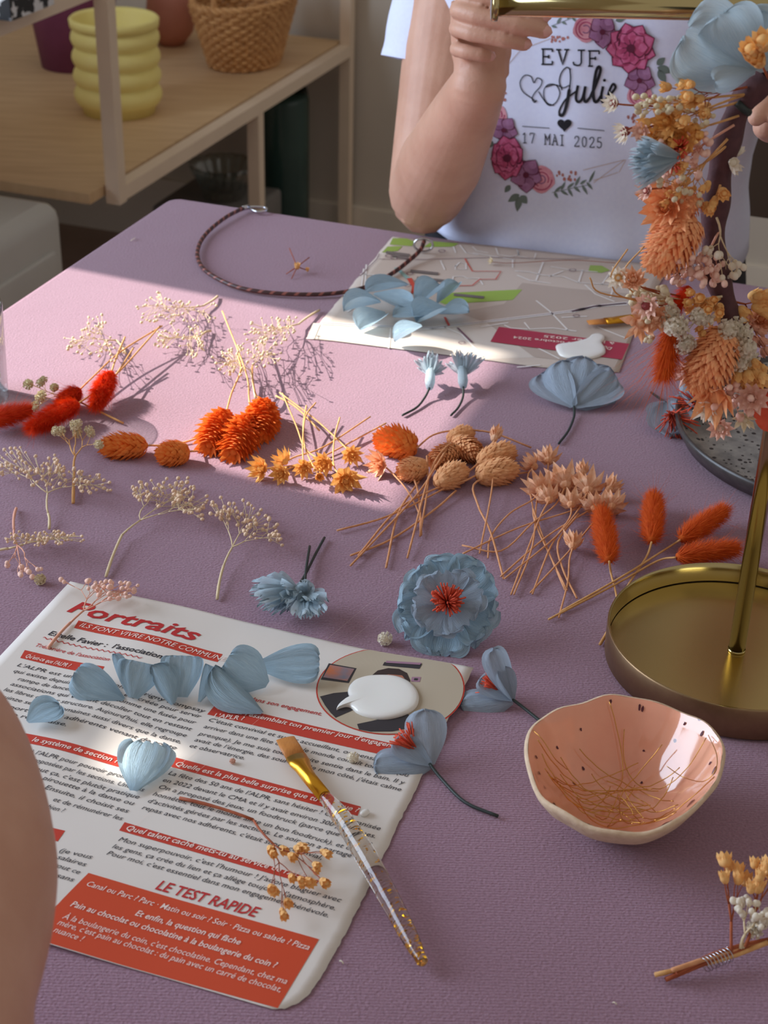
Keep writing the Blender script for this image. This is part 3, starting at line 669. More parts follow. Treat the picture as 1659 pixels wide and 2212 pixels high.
def pdahlia(cx, cy, r, n, mi, off=0.0008, sq=1.0):
    hl = 7 if mi == 0 else 8; o = off - 0.0002
    for ly, (rd_, ph, wd) in enumerate(((1.0, 0.3, 0.44), (0.68, 0.3 + PI/n, 0.34))):
        if ly and n < 6: break
        for i in range(n):
            a = 2*PI*i/n + ph; ca, sa_ = math.cos(a)*sq, math.sin(a); o += 0.00004; dk = 6 if mi == 0 else 1
            leaf2(mb, *C2(cx + 0.05*r*ca, cy + 0.05*r*sa_), *C2(cx + r*rd_*ca, cy + r*rd_*sa_), r*wd*1.16, o, dk if mi == 0 else 6)
            leaf2(mb, *C2(cx + 0.08*r*ca, cy + 0.08*r*sa_), *C2(cx + r*rd_*0.97*ca, cy + r*rd_*0.97*sa_), r*wd, o+0.00003, mi)
            leaf2(mb, *C2(cx + r*rd_*0.42*ca, cy + r*rd_*0.42*sa_), *C2(cx + r*rd_*0.95*ca, cy + r*rd_*0.95*sa_), r*wd*0.52, o+0.00006, hl)
    blob2(mb, [C2(cx + r*0.17*math.cos(a), cy + r*0.17*math.sin(a)) for a in [i*PI/5 for i in range(10)]], off+0.0010, 6)
prose_(872, 125, 56); prose_(1105, 410, 55); prose_(485, 495, 46); prose_(680, 775, 58)
pdahlia(945, 135, 76, 5, 1, 0.0009, 0.85); pdahlia(1105, 345, 72, 5, 1, 0.0009); pdahlia(520, 560, 62, 5, 1, 0.0009); pdahlia(615, 755, 80, 5, 1, 0.0009, 0.9)
pdahlia(1068, 205, 112, 9, 0, 0.0014); pdahlia(535, 680, 100, 9, 0, 0.0014, 0.72)
tag(mb.build('printed_flowers', ML, shirt, smooth=False), 'printed wreath of magenta and rose flowers', None)
# jeans, hair, chair
mb = MB(); loft(mb, [section(z, 0.004) for z in (0.50, .54, .58, .62, .66, .70, .722)])
for s in (-1, 1):
    hp_ = TC + E1*0.08*s + EZ*0.52; kn = hp_ - E2*0.40 + EZ*0.0; limb(mb, [hp_, kn], [0.08, 0.058]); limb(mb, [kn, kn - EZ*0.43 + E2*0.03], [0.056, 0.042])
fuse(mb, 'jeans', 'jeans', person, 0.006, 4)
for s in (-1, 1):
    kn = TC + E1*0.08*s - E2*0.37 + EZ*0.04; mb = MB(); mb.tube(crv([kn + E2*0.03, kn - E2*0.03, kn - E2*0.15], 4), [(0.04, 0.045)]*6 + [(0.028, 0.04)]*3, 14, flat=EZ); mb.ball(kn - E2*0.15, 0.03)
    mb.build('shoe', 'pblack', person)
mb = MB(); mb.ball(HD + E2*0.014 + EZ*0.02, 0.081, ax=EZ - E2*0.2, st=1.22, n=24, m=16)
for i in range(9):
    a = PI*(0.02+0.96*i/8); mb.tube(crv([HD + E1*0.07*math.cos(a) + E2*(0.012+0.05*math.sin(a)) + EZ*0.03, HD + E1*0.085*math.cos(a) + E2*(0.03+0.05*math.sin(a)) - EZ*0.09, HD + E1*0.075*math.cos(a) + E2*(0.05+0.04*math.sin(a)) - EZ*0.2], 4), [0.022]*5 + [0.02]*3 + [0.008], 8)
tag(mb.build('hair', 'hair', person), None, None)
for s in (-1, 1): MB().ball(HD - E2*0.069 + E1*0.028*s + EZ*0.008, 0.008, n=10, m=8).build('eye', 'pblack', person)
MB().tube(crv([HD - E2*0.070 - EZ*0.055 - E1*0.02, HD - E2*0.077 - EZ*0.052, HD - E2*0.070 - EZ*0.055 + E1*0.02], 5), 0.004, 6).build('mouth', 'prose', person)
t = thing('chair', 'dark brown chair behind the seated person in the white shirt', 'chair', TC)
MB().box(TC + EZ*0.425, E1*0.21, E2*0.2, EZ*0.018).build('seat', 'brown_chair', t, smooth=False)
for a in (-0.19, 0.19):
    for b in (-0.18, 0.18): MB().box(TC + E1*a + E2*b + EZ*0.203, E1*0.016, E2*0.016, EZ*0.203).build('leg', 'brown_chair', t, smooth=False)
    MB().box(TC + E1*a + E2*0.205 + EZ*0.66, E1*0.016, E2*0.014, EZ*0.24).build('upright', 'brown_chair', t, smooth=False)
MB().box(TC + E1*0.02 + E2*0.205 + EZ*0.845, E1*0.24, E2*0.012, EZ*0.158).build('backrest', 'brown_chair', t, smooth=False)
# near person: only the bare arm reaches into the picture
el2 = D(-165, 1880, 0.50)
p2 = thing('person', 'person in the near left foreground, only a bare blurred arm showing', 'person', V((el2.x-0.05, el2.y-0.1, 0)))
mb = MB(); sh2 = V((-0.22, 0.10, 1.20)); 
arm = [sh2, D(-420, 2420, 0.42), D(-230, 2130, 0.47), el2, D(-185, 1640, 0.53), D(-330, 1400, 0.56), D(-560, 1210, 0.55)]
limb(mb, arm, [0.048, 0.043, 0.041, 0.0415, 0.036, 0.027, 0.020])
w2 = arm[-1]; d2 = (w2 - arm[-2]).normalized()
mb.tube(crv([w2, w2 + d2*0.035, w2 + d2*0.07], 4), [(0.014, 0.02)]*4 + [(0.012, 0.03)]*5, 12, flat=EZ)
for k in range(4):
    b = w2 + d2*0.07 + CR*(-0.024 + 0.016*k); finger([b, b + d2*0.03 - EZ*0.006, b + d2*0.05 - EZ*0.022, b + d2*0.052 - EZ*0.042], 0.0075)
finger([w2 + d2*0.02 + CR*0.02, w2 + d2*0.05 + CR*0.045, w2 + d2*0.075 + CR*0.045 - EZ*0.02], 0.009)
fuse(mb, 'body', 'skin', p2, 0.0035, 6)
mb = MB(); mb.tube(crv([sh2 - CR*0.10 + EZ*0.01, sh2, sh2.lerp(arm[1], 0.55)], 5), [0.075]*4 + [0.06]*4 + [0.054]*3, 24)
mb.build('sleeve', 'jeans', p2)

# ------------------------------------------------------------------ brass stand
tc0 = P(1592, 1398, 0.009)
TR = 0.0645
t = thing('display_stand', 'brass T-shaped display stand with round mirror tray at right', 'stand', V((tc0.x, tc0.y, Z0)))
o = V((tc0.x, tc0.y, Z0))
MB().lathe(o, [(0, 0.0005), (TR-0.0015, 0.0005), (TR, 0.002), (TR, 0.0175), (TR-0.0004, 0.0182)], 120).build('tray_side', 'brassside', t)
mb = MB(); mb.lathe(o, [(TR-0.0003, 0.0183), (TR-0.0009, 0.0184), (TR-0.0014, 0.0178), (TR-0.0014, 0.0078)], 120); mb.build('tray_rim', 'brass', t)
mb = MB(); mb.lathe(o, [(TR-0.0016, 0.0072), (0, 0.0072)], 120); tag(mb.build('tray_floor', 'brassfloor', t, smooth=False), 'mirror polished brass tray floor', None)
lo, hi = 0.2, 0.5
for _ in range(40):
    mid = (lo+hi)/2; y_ = proj(o + EZ*mid)[1]
    if y_ > 24: lo = mid
    else: hi = mid
zt = lo; pr_ = 0.0041
MB().tube([o + EZ*0.0074, o + EZ*(zt+0.002)], pr_, 24).build('pole', 'brass', t)
MB().tube([o + EZ*0.0074, o + EZ*0.0084], pr_+0.0003, 24).build('pole_collar', 'brass', t)
le = PZ(1074, 9, Z0+zt); d = (le - (o + EZ*zt)); dn = d.normalized(); cen = o + EZ*zt
b = MB().tube([cen - dn*d.length*0.97, le], 0.0047, 24).build('cross_bar', 'brass', t)
for e, s in ((le, 1), (cen - dn*d.length*0.97, -1)):
    MB().tube([e - dn*0.0002*s, e + dn*0.0018*s, e + dn*0.0022*s], [0.0066, 0.0066, 0.0060], 24).build('end_cap', 'brass', t)

# ------------------------------------------------------------------ plate and bowl
c = P(1827, 930, 0.012); c = V((c.x, c.y, Z0+0.0003)); PR = abs((P(1474, 930, 0.015) - c).length)
t = thing('plate', 'grey speckled stoneware plate with dark rim behind the brass pole', 'plate', c)
MB().lathe(c, [(0, 0.004), (PR*0.86, 0.0045), (PR*0.93, 0.0065), (PR*0.968, 0.0125)], 128).build('plate_well', 'plate', t)
MB().lathe(c, [(PR*0.968, 0.0125), (PR*0.985, 0.0155), (PR, 0.0155), (PR*0.998, 0.012), (PR*0.95, 0.003), (PR*0.7, 0.0), (0, 0.0)], 128).build('rim', 'platerim', t)
c = P(1347, 1652, 0.027); c = V((c.x, c.y, Z0+0.0003))
def brf(a, z):
    return 1 + 0.035*math.sin(2*a+0.5)*sstep(z/0.02) + 0.012*math.sin(3*a-0.6)*sstep(z/0.02) + 0.012*math.sin(5*a+1)*sstep(z/0.02) + 0.006*math.sin(9*a)
def bzf(a, r, z): return sstep(z/0.028)*(0.0042*math.sin(a+0.45) + 0.0022*math.sin(2*a+2.2) + 0.0010*math.sin(5*a) + 0.0005*math.sin(11*a+2))
t = thing('pinch_bowl', 'handmade pink glazed bowl with pale rim and dark specks holding gold wire', 'bowl', c)
out = [(0, 0.0), (0.017, 0.0), (0.020, 0.001), (0.029, 0.0095), (0.036, 0.0185), (0.0405, 0.0265), (0.0418, 0.0295)]
MB().lathe(c, out + [(0.0412, 0.0307), (0.0403, 0.0308)], 96, rf=brf, zf=bzf).build('outer_wall', 'clay', t)
inn = [(0.0403, 0.0308), (0.0393, 0.0296), (0.0375, 0.0255), (0.033, 0.018), (0.0262, 0.0098), (0.0205, 0.0055), (0.0165, 0.0038), (0.0158, 0.0036), (0, 0.0032)]
MB().lathe(c, inn, 96, rf=lambda a, z: brf(a, z) + 0.010*math.sin(16*a)*sstep((z-0.008)/0.01)*0.5, zf=bzf).build('glazed_inside', 'glaze', t)
def bowlz(r): 
    pr2 = [(0, .0036), (.0165, .0042), (.0205, .006), (.0262, .0104), (.033, .0187), (.0375, .0262), (.042, .034), (.06, .05)]
    for i in range(len(pr2)-1):
        if pr2[i][0] <= r <= pr2[i+1][0]: s = (r-pr2[i][0])/(pr2[i+1][0]-pr2[i][0]); return pr2[i][1] + (pr2[i+1][1]-pr2[i][1])*s
    return .05
fk = MB(); rf_ = random.Random(9); ipr = inn[1:8]
for a, s, l in [(1.62, .3, .9), (1.28, .5, 1.3), (1.24, .6, 1.1), (0.72, .5, .8), (0.45, .7, 1.4), (2.05, 1.6, .6), (2.5, 2.0, .8), (3.0, 1.2, .9), (3.15, 1.5, .9), (3.3, 1.9, .9), (3.5, 2.3, .7), (2.2, 3.4, .8), (2.6, 3.8, .8), (0.05, 1.3, .9), (3.9, 4.2, .5), (0.9, 4.4, .5), (5.6, 3.0, .5), (5.2, 1.6, .5), (4.6, 2.2, .5), (4.2, 1.3, .5), (5.9, 2.2, .6), (1.1, 2.6, .4)]:
    j = int(s); q = s-j; r_ = ipr[j][0] + (ipr[j+1][0]-ipr[j][0])*q; z_ = ipr[j][1] + (ipr[j+1][1]-ipr[j][1])*q
    rr_ = r_*(brf(a, z_) + 0.005*math.sin(16*a)*sstep((z_-0.008)/0.01)); p = c + V((math.cos(a)*rr_, math.sin(a)*rr_, z_ + bzf(a, r_, z_)))
    up = V((math.cos(a)*(ipr[j][0]-ipr[j+1][0]), math.sin(a)*(ipr[j][0]-ipr[j+1][0]), ipr[j][1]-ipr[j+1][1])).normalized(); sd = V((-math.sin(a), math.cos(a), 0)); n_ = sd.cross(up)
    if n_.dot(V((math.cos(a), math.sin(a), 0))) > 0: n_ = -n_
    fk.add([p + n_*0.00035 + up*math.sin(k*PI/4)*0.0013*l*rf_.uniform(.7, 1.2) + sd*math.cos(k*PI/4)*0.0006*rf_.uniform(.6, 1.3) for k in range(8)], [tuple(range(8))])
fk.build('glaze_flecks', 'fleck', t, smooth=False)
rw = random.Random(21)
for k in range(26):
    a = rw.random()*2*PI; m0 = V((rw.gauss(0, .009), rw.gauss(-.002, .008), 0)); L = 0.012 + rw.random()*0.017; cu = rw.choice((-1, 1))*(10 + rw.random()*45)
    if k > 21: L = 0.024; cu = rw.choice((-1, 1))*14; m0 = V((rw.gauss(0, .006), rw.gauss(.002, .006), 0))
    pts = []
    for i in range(17):
        s = (i/16-0.5)*2*L; th = a + cu*s*0.5
        q = m0 + V((math.cos(th), math.sin(th), 0))*s; rr = q.length
        q = q*min(1, 0.0385/max(rr, 1e-6)); lift = 0.0012 + 0.004*rw.random()*0.2 + 0.004*abs(i/16-0.5) + (k % 7)*0.0005
        pts.append(c + V((q.x, q.y, bowlz(q.length*1.04) + lift)))
    tag(MB().tube(crv(pts, 2), 0.00022, 5).build('wire_offcut', 'goldwire'), 'short curled offcut of thin gold wire lying inside the pink bowl', 'wire', 'gold wire offcuts in the pink bowl')
for pts, lab in (([(1440, 1655, .022), (1475, 1678, .020), (1518, 1688, .028), (1545, 1665, .034), (1548, 1630, .036), (1530, 1588, .034)], 'long gold wire rising over the right edge of the pink bowl'),
                 ([(1225, 1662, .016), (1200, 1640, .026), (1172, 1598, .033), (1152, 1578, .034)], 'gold wire poking out over the left edge of the pink bowl')):
    tag(MB().tube(crv([P(x, y, h) for x, y, h in pts], 6), 0.0002, 5).build('wire_offcut', 'goldwire'), lab, 'wire')

# ------------------------------------------------------------------ tumbler at the left edge
c = P(-72, 868); c.z = Z0 + 0.0003
t = MB().lathe(c, [(0, 0), (0.025, 0), (0.0265, 0.002), (0.0285, 0.066), (0.0278, 0.0675), (0.0268, 0.066), (0.0248, 0.010), (0.022, 0.008), (0, 0.008)], 64, rf=lambda a, z: 1+0.004*math.sin(12*a)).build('tumbler', 'thinglass')
tag(t, 'clear drinking glass cut by the left edge of the photo', 'glass')

# ------------------------------------------------------------------ printed sheets
def textmesh(s, bold=0.0, shear=0.22):
    cu = bpy.data.curves.new('t', 'FONT'); cu.body = s; cu.size = 1.0; cu.shear = shear; cu.offset = bold; cu.resolution_u = 2
    ob = bpy.data.objects.new('t', cu); COL.objects.link(ob)
    dg = bpy.context.evaluated_depsgraph_get(); me = ob.evaluated_get(dg).to_mesh()
    vs = [tuple(v.co) for v in me.vertices]; fs = [tuple(p.vertices) for p in me.polygons]
    ob.evaluated_get(dg).to_mesh_clear(); bpy.data.objects.remove(ob); bpy.data.curves.remove(cu)
    return vs, fs
REG = {'A': (0, 1240, 2.765), 'B': (400, 1350, 2.37), 'C': (0, 1600, 2.765), 'D': (400, 1600, 2.765), 'p': (0, 0, 1), 'M': (640, 480, 2.183), 'N': (400, 480, 2.37)}
def px(r, x, y): o = REG[r]; return (o[0] + x/o[2], o[1] + y/o[2])
PTL, PTR = P(152, 1258), P(1022, 1457); PU = (PTR-PTL).normalized(); PV = EZ.cross(PU); PW = (PTR-PTL).length
def zpage(p):
    q = p - PTL; u = q.dot(PU)/PW; v = -q.dot(PV)/PW
    l = 0.0034*sstep((u-0.72)/0.28)*sstep(1-v/0.45) + 0.0020*sstep((0.16-abs(u-0.30))/0.16)*sstep((0.5-abs(v-0.35))/0.4) + 0.0016*sstep((v-0.75)/0.2)*sstep((0.75-u)/0.3)
    return 0.0007 + max(0, l)
def onpage(p, k=1): return V((p.x, p.y, Z0 + zpage(p) + 0.00012*k))
mapz = lambda p: 0.0007 + 0.0012*sstep((p.dot(E1)+0.1)/0.3)*0
def onmap(p, k=1): return V((p.x, p.y, Z0 + 0.0007 + 0.00012*k))
def sheet(top, right, bottom, left, on, nu, nv, m, parent, name):
    def at(poly, s):
        L = [0]; 
        for i in range(len(poly)-1): L.append(L[-1] + (poly[i+1]-poly[i]).length)
        d = s*L[-1]
        for i in range(len(poly)-1):
            if d <= L[i+1] or i == len(poly)-2: return poly[i].lerp(poly[i+1], (d-L[i])/max(1e-9, L[i+1]-L[i]))
    top, right, bottom, left = [[P(*p) for p in e] for e in (top, right, bottom, left)]
    def fn(u, v):
        a, b, c, d = at(top, u), at(bottom, u), at(left, v), at(right, v)
        q = a*(1-v) + b*v + c*(1-u) + d*u - (top[0]*(1-u)*(1-v) + top[-1]*u*(1-v) + bottom[0]*(1-u)*v + bottom[-1]*u*v)
        return on(q, 0)
    mb = MB(); mb.grid(fn, nu, nv, flip=True); n = len(mb.v)
    vs = [V(v) - EZ*0.00022 for v in mb.v]; mb.add(vs, [(i*(nu+1)+j, i*(nu+1)+j+1, (i+1)*(nu+1)+j+1, (i+1)*(nu+1)+j) for i in range(nv) for j in range(nu)])
    per = list(range(nu+1)) + [(i+1)*(nu+1)-1 for i in range(1, nv+1)] + [nv*(nu+1)+j for j in range(nu-1, -1, -1)] + [i*(nu+1) for i in range(nv-1, 0, -1)]
    for i in range(len(per)): a, b = per[i], per[(i+1) % len(per)]; mb.f.append((a, a+n, b+n, b)[::-1]); mb.m.append(0)
    return mb.build(name, m, parent)
def torn(pts, amp, step=9, seed=3):
    rr = random.Random(seed); out = [pts[0]]
    for i in range(len(pts)-1):
        a, b = pts[i], pts[i+1]; L = math.hypot(b[0]-a[0], b[1]-a[1]); k = max(1, int(L/step))
        for j in range(1, k+1): s = j/k; e = 0 if (i == len(pts)-2 and j == k) else amp; out.append((a[0]+(b[0]-a[0])*s + rr.uniform(-e, e), a[1]+(b[1]-a[1])*s + rr.uniform(-e, e)*0.6))
    return out
page = thing('magazine_page', 'torn magazine page of red and black French text lying at lower left', 'magazine page', P(420, 1750))
rightedge = torn([(1022, 1457), (1006, 1492), (984, 1530), (964, 1568), (946, 1604), (925, 1652), (905, 1692), (880, 1742), (852, 1800), (826, 1856), (800, 1910), (776, 1960), (755, 2002), (735, 2041), (715, 2076), (692, 2116), (668, 2150), (642, 2171), (616, 2181), (588, 2182)], 2.2)
sheet([(152, 1258), (420, 1320), (700, 1385), (1022, 1457)], rightedge, [(-430, 1880), (-160, 1965), (110, 2047), (350, 2113), (588, 2182)], [(152, 1258), (25, 1393), (-200, 1633), (-430, 1880)], onpage, 44, 150, 'paper', page, 'paper')
def quad(mb, pts, on, k=1, n=24, mi=0):      # a printed bar: tl, tr, br, bl in photo pixels
    a, b, c_, d_ = [P(*p) for p in pts]
    mb.grid(lambda u, v: on((a.lerp(b, u)).lerp(d_.lerp(c_, u), v), k), n, 4, mi, flip=True)
def poly(mb, pts, on, k=1, mi=0):
    ps = [P(*p) if not isinstance(p, V) else p for p in pts]; n = len(ps); c_ = V((0, 0, 0))
    for p in ps: c_ += p/n
    mb.add([on(c_, k)] + [on(c_.lerp(p, 0.5), k) for p in ps] + [on(p, k) for p in ps], [(0, 1+i, 1+(i+1) % n) for i in range(n)] + [(1+i, 1+n+i, 1+n+(i+1) % n, 1+(i+1) % n) for i in range(n)], mi)
def tline(mb, s, p0, p1, cap, on, k=2, bold=0.0, mid=None, shear=0.22, mi=0, nsag=0.0, flip=1):
    vs, fs = textmesh(s, bold, shear)
    if not vs: return
    a, b = P(*p0), P(*p1); w = max(v[0] for v in vs); x0 = min(v[0] for v in vs)
    dx = (b-a).normalized(); ny = EZ.cross(dx)*flip; cpx = 0.70; m = P(*mid) if mid else None
    out = []
    for x, y, z in vs:
        u = (x-x0)/(w-x0)
        q = a.lerp(b, u)
        if m is not None:
            q = q + (m - a.lerp(b, 0.5))*(4*u*(1-u))
        else: q = q - ny*nsag*(b-a).length*(4*u*(1-u))*-1
        out.append(on(q + ny*(y/cpx*cap), k))
    mb.add(out, fs, mi)
bars = MB(); 
for pts in ([(170,1343),(481,1416),(470,1433),(160,1359)], [(54,1407),(226,1448),(216,1466),(44,1424)], [(50,1588),(267.6,1642.5),(257.5,1660.6),(30,1604)],
            [(376,1638),(779.7,1745.4),(772.5,1765.5),(364.5,1658)], [(269.4,1779),(689.3,1905.6),(680,1917.5),(257.5,1797)], [(40,1775),(141,1798),(125,1822),(20,1800)],
            [(469,1521),(860,1605),(905,1655),(447.5,1546)][:0] or [(469,1521),(915,1628),(903,1653),(447.7,1546)]): quad(bars, pts, onpage)
bars.build('red_heading_bars', 'red', page, smooth=False)
mb = MB(); a, b, c_, d_ = [P(*p) for p in ((191.7, 1892), (689.3, 2032), (600, 2181), (60, 2032))]
mb.grid(lambda u, v: onpage(a.lerp(b, u).lerp(d_.lerp(c_, u), v)), 24, 12, flip=True); mb.build('orange_quiz_box', 'orangebox', page, smooth=False)
ttl = MB(); red2 = MB(); red = MB(); ink = MB(); wt = MB(); BC = 0.0027
def T(mb, s, r0, x0, y0, x1, y1, cap=BC, r1=None, bold=0.0, k=2, sag=0.0, shear=0.22): tline(mb, s, px(r0, x0, y0), px(r1 or r0, x1, y1), cap, onpage, k, bold, nsag=sag, shear=shear)
T(ttl, 'Portraits', 'A', 398, 230, 1168, 418, 0.0105, bold=0.022)
T(wt, 'ILS FONT VIVRE NOTRE COMMUNE', 'A', 472, 322, 1345, 532, 0.0036, k=3)
T(ink, "Estelle Favier :  l'association", 'A', 285, 370, 962, 530, 0.0038, bold=0.014)
red3 = MB(); T(red3, "Trésorière de l'association", 'A', 210, 440, 650, 542, 0.0028, bold=0.006)
n = 120
wv = [P(*px('A', 258 + 590*i/n, 388 + 142*i/n)) + PV*0.0006*math.sin(i*0.9) for i in range(n+1)]
wvy = MB(); wvy.add([onpage(p + PV*s, 2) for p in wv for s in (0.00028, -0.00028)], [(2*i, 2*i+1, 2*i+3, 2*i+2) for i in range(n)])
T(wt, "Qu'est-ce que l'ALPR ?", 'A', 150, 507, 590, 612, 0.0030, bold=0.012, k=3)
SG = 0.006
for s, x0, y0, x1, y1 in (("L'ALPR est une association à Périgny Rompsay", 100, 558, 1220, 838), ("qui existe depuis... 1971 ! Elle a été créée pour servir", 78, 594, 1195, 870), ("rampe de lancement, un peu comme une fusée pour", 103, 642, 1165, 906),
    ("associations qui veulent décoller tout en restant", 60, 672, 1140, 946), ("les libres de leur structure. Aujourd'hui, elle regroupe", 20, 705, 1108, 983), ("quinze sections, domaines aussi divers que la danse,", -5, 745, 1075, 1021), ("le sport et 1700 adhérents venant de toute", -30, 790, 1048, 1058), ("l'agglo rochelaise.", -60, 825, 395, 936)):
    T(ink, s, 'A', x0, y0, x1, y1, sag=SG)
T(wt, "le système de section ?", 'A', 190, 1018, 702, 1142, 0.0030, bold=0.012, k=3)
for s, x0, y0, x1, y1 in (("à l'ALPR pour pouvoir profiter des", 175, 92, 887, 272), ("proposées par les sections. Une fois", 170, 137, 856, 314), ("tout ça, c'est plutôt pratique", 190, 190, 826, 357), ("pirouette à la danse ou", 250, 248, 795, 396), ("Ensuite, il choisit ses", 265, 302, 762, 441), ("et de rémunérer les", 315, 372, 726, 486), ("bien ?", 280, 415, 378, 440), ("(je vous", 355, 680, 546, 722), ("salaires", 338, 722, 509, 769), ("tout ce", 320, 772, 472, 818), ("sans", 335, 838, 437, 866)):
    T(ink, s, 'C', x0, y0, x1, y1)
T(wt, "Quelle est la plus belle surprise que tu as vécue ?", 'C', 1045, 158, 1032, 440, 0.0031, 'D', bold=0.012, k=3, sag=0.004)
for s, x0, y0, x1, y1 in (("La fête des 50 ans de l'ALPR, sans hésiter ! On a organisée", 1003, 210, 1162, 546), ("en 2022 devant le CMA et il y avait environ 300 personnes.", 970, 252, 1132, 592), ("On a proposé des jeux, un foodtruck (parce que les gens", 945, 293, 1112, 636), ("honnêtes, tout le monde aime un bon foodtruck), et on", 910, 335, 1010, 672), ("d'activités gérées par les sections. Le soir, on a partagé", 880, 377, 988, 708), ("repas avec nos adhérents, c'était super convivial,", 845, 417, 812, 720)):
    T(ink, s, 'C', x0, y0, x1, y1, r1='D', sag=0.005)
T(wt, "Quel talent caché mets-tu au service de l'ALPR ?", 'C', 750, 542, 783, 858, 0.0031, 'D', bold=0.012, k=3, sag=0.003)
for s, x0, y0, x1, y1 in (("Mon superpouvoir, c'est l'humour ! J'adore blaguer avec", 705, 607, 927, 976), ("les gens, ça crée du lien et ça allège toujours l'atmosphère.", 668, 650, 892, 1023), ("Pour moi, c'est essentiel dans mon engagement bénévole.", 635, 692, 852, 1066)):
    T(ink, s, 'C', x0, y0, x1, y1, r1='D', sag=0.004)
T(red2, "LE TEST RAPIDE", 'C', 925, 897, 1530, 1066, 0.0056, bold=0.018)
T(wt, "Canal ou Parc ? Parc · Matin ou soir ? Soir · Pizza ou salade ? Pizza", 'C', 515, 888, 736, 1262, 0.0030, 'D', bold=0.005, k=3)
T(wt, "Et enfin, la question qui fâche", 'C', 805, 1057, 1430, 1231, 0.0031, bold=0.012, k=3)
T(wt, "Pain au chocolat ou chocolatine à la boulangerie du coin ?", 'C', 420, 1012, 540, 1370, 0.0031, 'D', bold=0.012, k=3)
T(wt, "À la boulangerie du coin, c'est chocolatine. Cependant, chez ma", 'C', 372, 1085, 602, 1466, 0.0030, 'D', k=3)
T(wt, "mère, c'est pain au chocolat : du pain avec un carré de chocolat,", 'C', 342, 1122, 566, 1514, 0.0030, 'D', k=3)
T(wt, "nuance !", 'C', 318, 1166, 490, 1220, 0.0030, k=3)
T(red, "dans son engagement.", 'B', 330, 392, 696, 472, 0.0028, bold=0.010)
T(wt, "À quoi ressemblait ton premier jour d'engagement à", 'B', 165, 440, 1160, 665, 0.0030, bold=0.012, k=3); T(wt, "L'APLR ?", 'B', 145, 480, 300, 498, 0.0030, bold=0.012, k=3)
for s, x0, y0, x1, y1 in (("C'était convivial et super accueillant, on pensait comme", 118, 500, 1157, 751), ("arriver dans une fête où tout le monde connaît ton nom (ou", 92, 534, 1140, 788), ("presque). Je me suis tout de suite sentie dans le bain. Il y", 65, 570, 1120, 826), ("avait de l'énergie, des sourires. De mon côté, j'étais calme", 45, 602, 1102, 860), ("et observatrice.", 20, 633, 300, 698)):
    T(ink, s, 'B', x0, y0, x1, y1, sag=0.004)
wvy.build('wavy_underline', 'redtxt', page, smooth=False); ttl.build('red_title', 'redtxt', page, smooth=False); red2.build('red_heading', 'redtxt', page, smooth=False); red3.build('red_subtitle', 'redtxt', page, smooth=False); red.build('red_caption', 'redtxt', page, smooth=False); ink.build('black_lettering', 'ink', page, smooth=False); wt.build('white_lettering', 'whitetxt', page, smooth=False)
# round photograph printed on the page
pc = P(843, 1494); prad = (P(684, 1482) - pc).length*1.0
def clipv(p): 
    v = (p-PTL).dot(PV); return p if v < -0.0006 else p - PV*(v+0.0006)
def disc(mb, r, k, mi): poly(mb, [clipv(pc + V((math.cos(a), math.sin(a), 0))*r) for a in [2*PI*i/64 for i in range(64)]], onpage, k, mi)
mb = MB(); disc(mb, prad, 1, 0); disc(mb, prad-0.0007, 2, 1)
B_ = lambda *L: [px('B', x, y) for x, y in L]
poly(mb, B_((735,205),(878,232),(838,308),(694,288)), onpage, 3, 2); poly(mb, B_((742,214),(866,236),(830,298),(706,278)), onpage, 4, 3)
poly(mb, B_((1020,205),(1200,225),(1212,228),(1198,252),(1010,222)), onpage, 3, 2); poly(mb, B_((1030,200),(1210,222),(1200,232),(1026,210)), onpage, 4, 4)
poly(mb, B_((955,272),(985,248),(1040,238),(1095,246),(1135,270),(1152,310),(1140,350),(1080,380),(1000,350)), onpage, 3, 5); poly(mb, B_((975,280),(1040,272),(1110,282),(1138,320),(1120,380),(1050,420),(990,360)), onpage, 4, 6)
poly(mb, B_((690,375),(760,358),(840,352),(900,400),(880,440),(770,485),(745,460),(715,420)), onpage, 3, 2); poly(mb, B_((880,520),(1000,498),(1140,480),(1180,500),(1160,545),(1060,562),(950,560),(890,548)), onpage, 3, 2)
poly(mb, B_((1160,292),(1206,295),(1200,320),(1155,315)), onpage, 3, 4); poly(mb, B_((1172,300),(1190,302),(1188,312),(1170,310)), onpage, 4, 2)
mb.build('printed_photograph', ['red', 'beigephoto', 'photodark', 'photoblue', 'photopurple', 'photohair', 'photoskin'], page, smooth=False)
def puddle(pts, hgt, on, name, label):
    ps = [P(*p) for p in pts]; c_ = sum(ps, V())/len(ps); N = len(ps); mb = MB(); ls = [1, 1.0, 0.985, 0.93, 0.82, 0.62, 0.35]; hs = [0, 0.25, 0.55, 0.8, 0.93, 1, 1.02]
    vs = [on(c_.lerp(p, l), 0) + EZ*(hgt*h + 0.0003) for l, h in zip(ls, hs) for p in ps] + [on(c_, 0) + EZ*hgt*1.03]
    fs = [(k*N+i, k*N+(i+1) % N, (k+1)*N+(i+1) % N, (k+1)*N+i) for k in range(len(ls)-1) for i in range(N)] + [((len(ls)-1)*N+i, (len(ls)-1)*N+(i+1) % N, len(ls)*N) for i in range(N)]
    mb.add(vs, fs); return tag(mb.build(name, 'glue'), label, 'glue')
gl = crv([V((x, y, 0)) for x, y in [(755,372),(775,350),(835,284+1) if 0 else (840,330),(870,300),(930,282),(1000,280),(1070,288),(1130,312),(1175,352),(1196,400),(1185,445),(1140,478),(1070,498),(1000,502),(930,488),(880,466),(850,440),(825,432),(795,438),(775,446),(785,425),(812,402),(838,385),(832,355)]][2:] + [V((840, 330, 0))], 4)[:-1]
puddle([px('B', p.x, p.y) for p in gl], 0.0024, onpage, 'glue_puddle', 'glossy white glue puddle covering the face in the page photo')

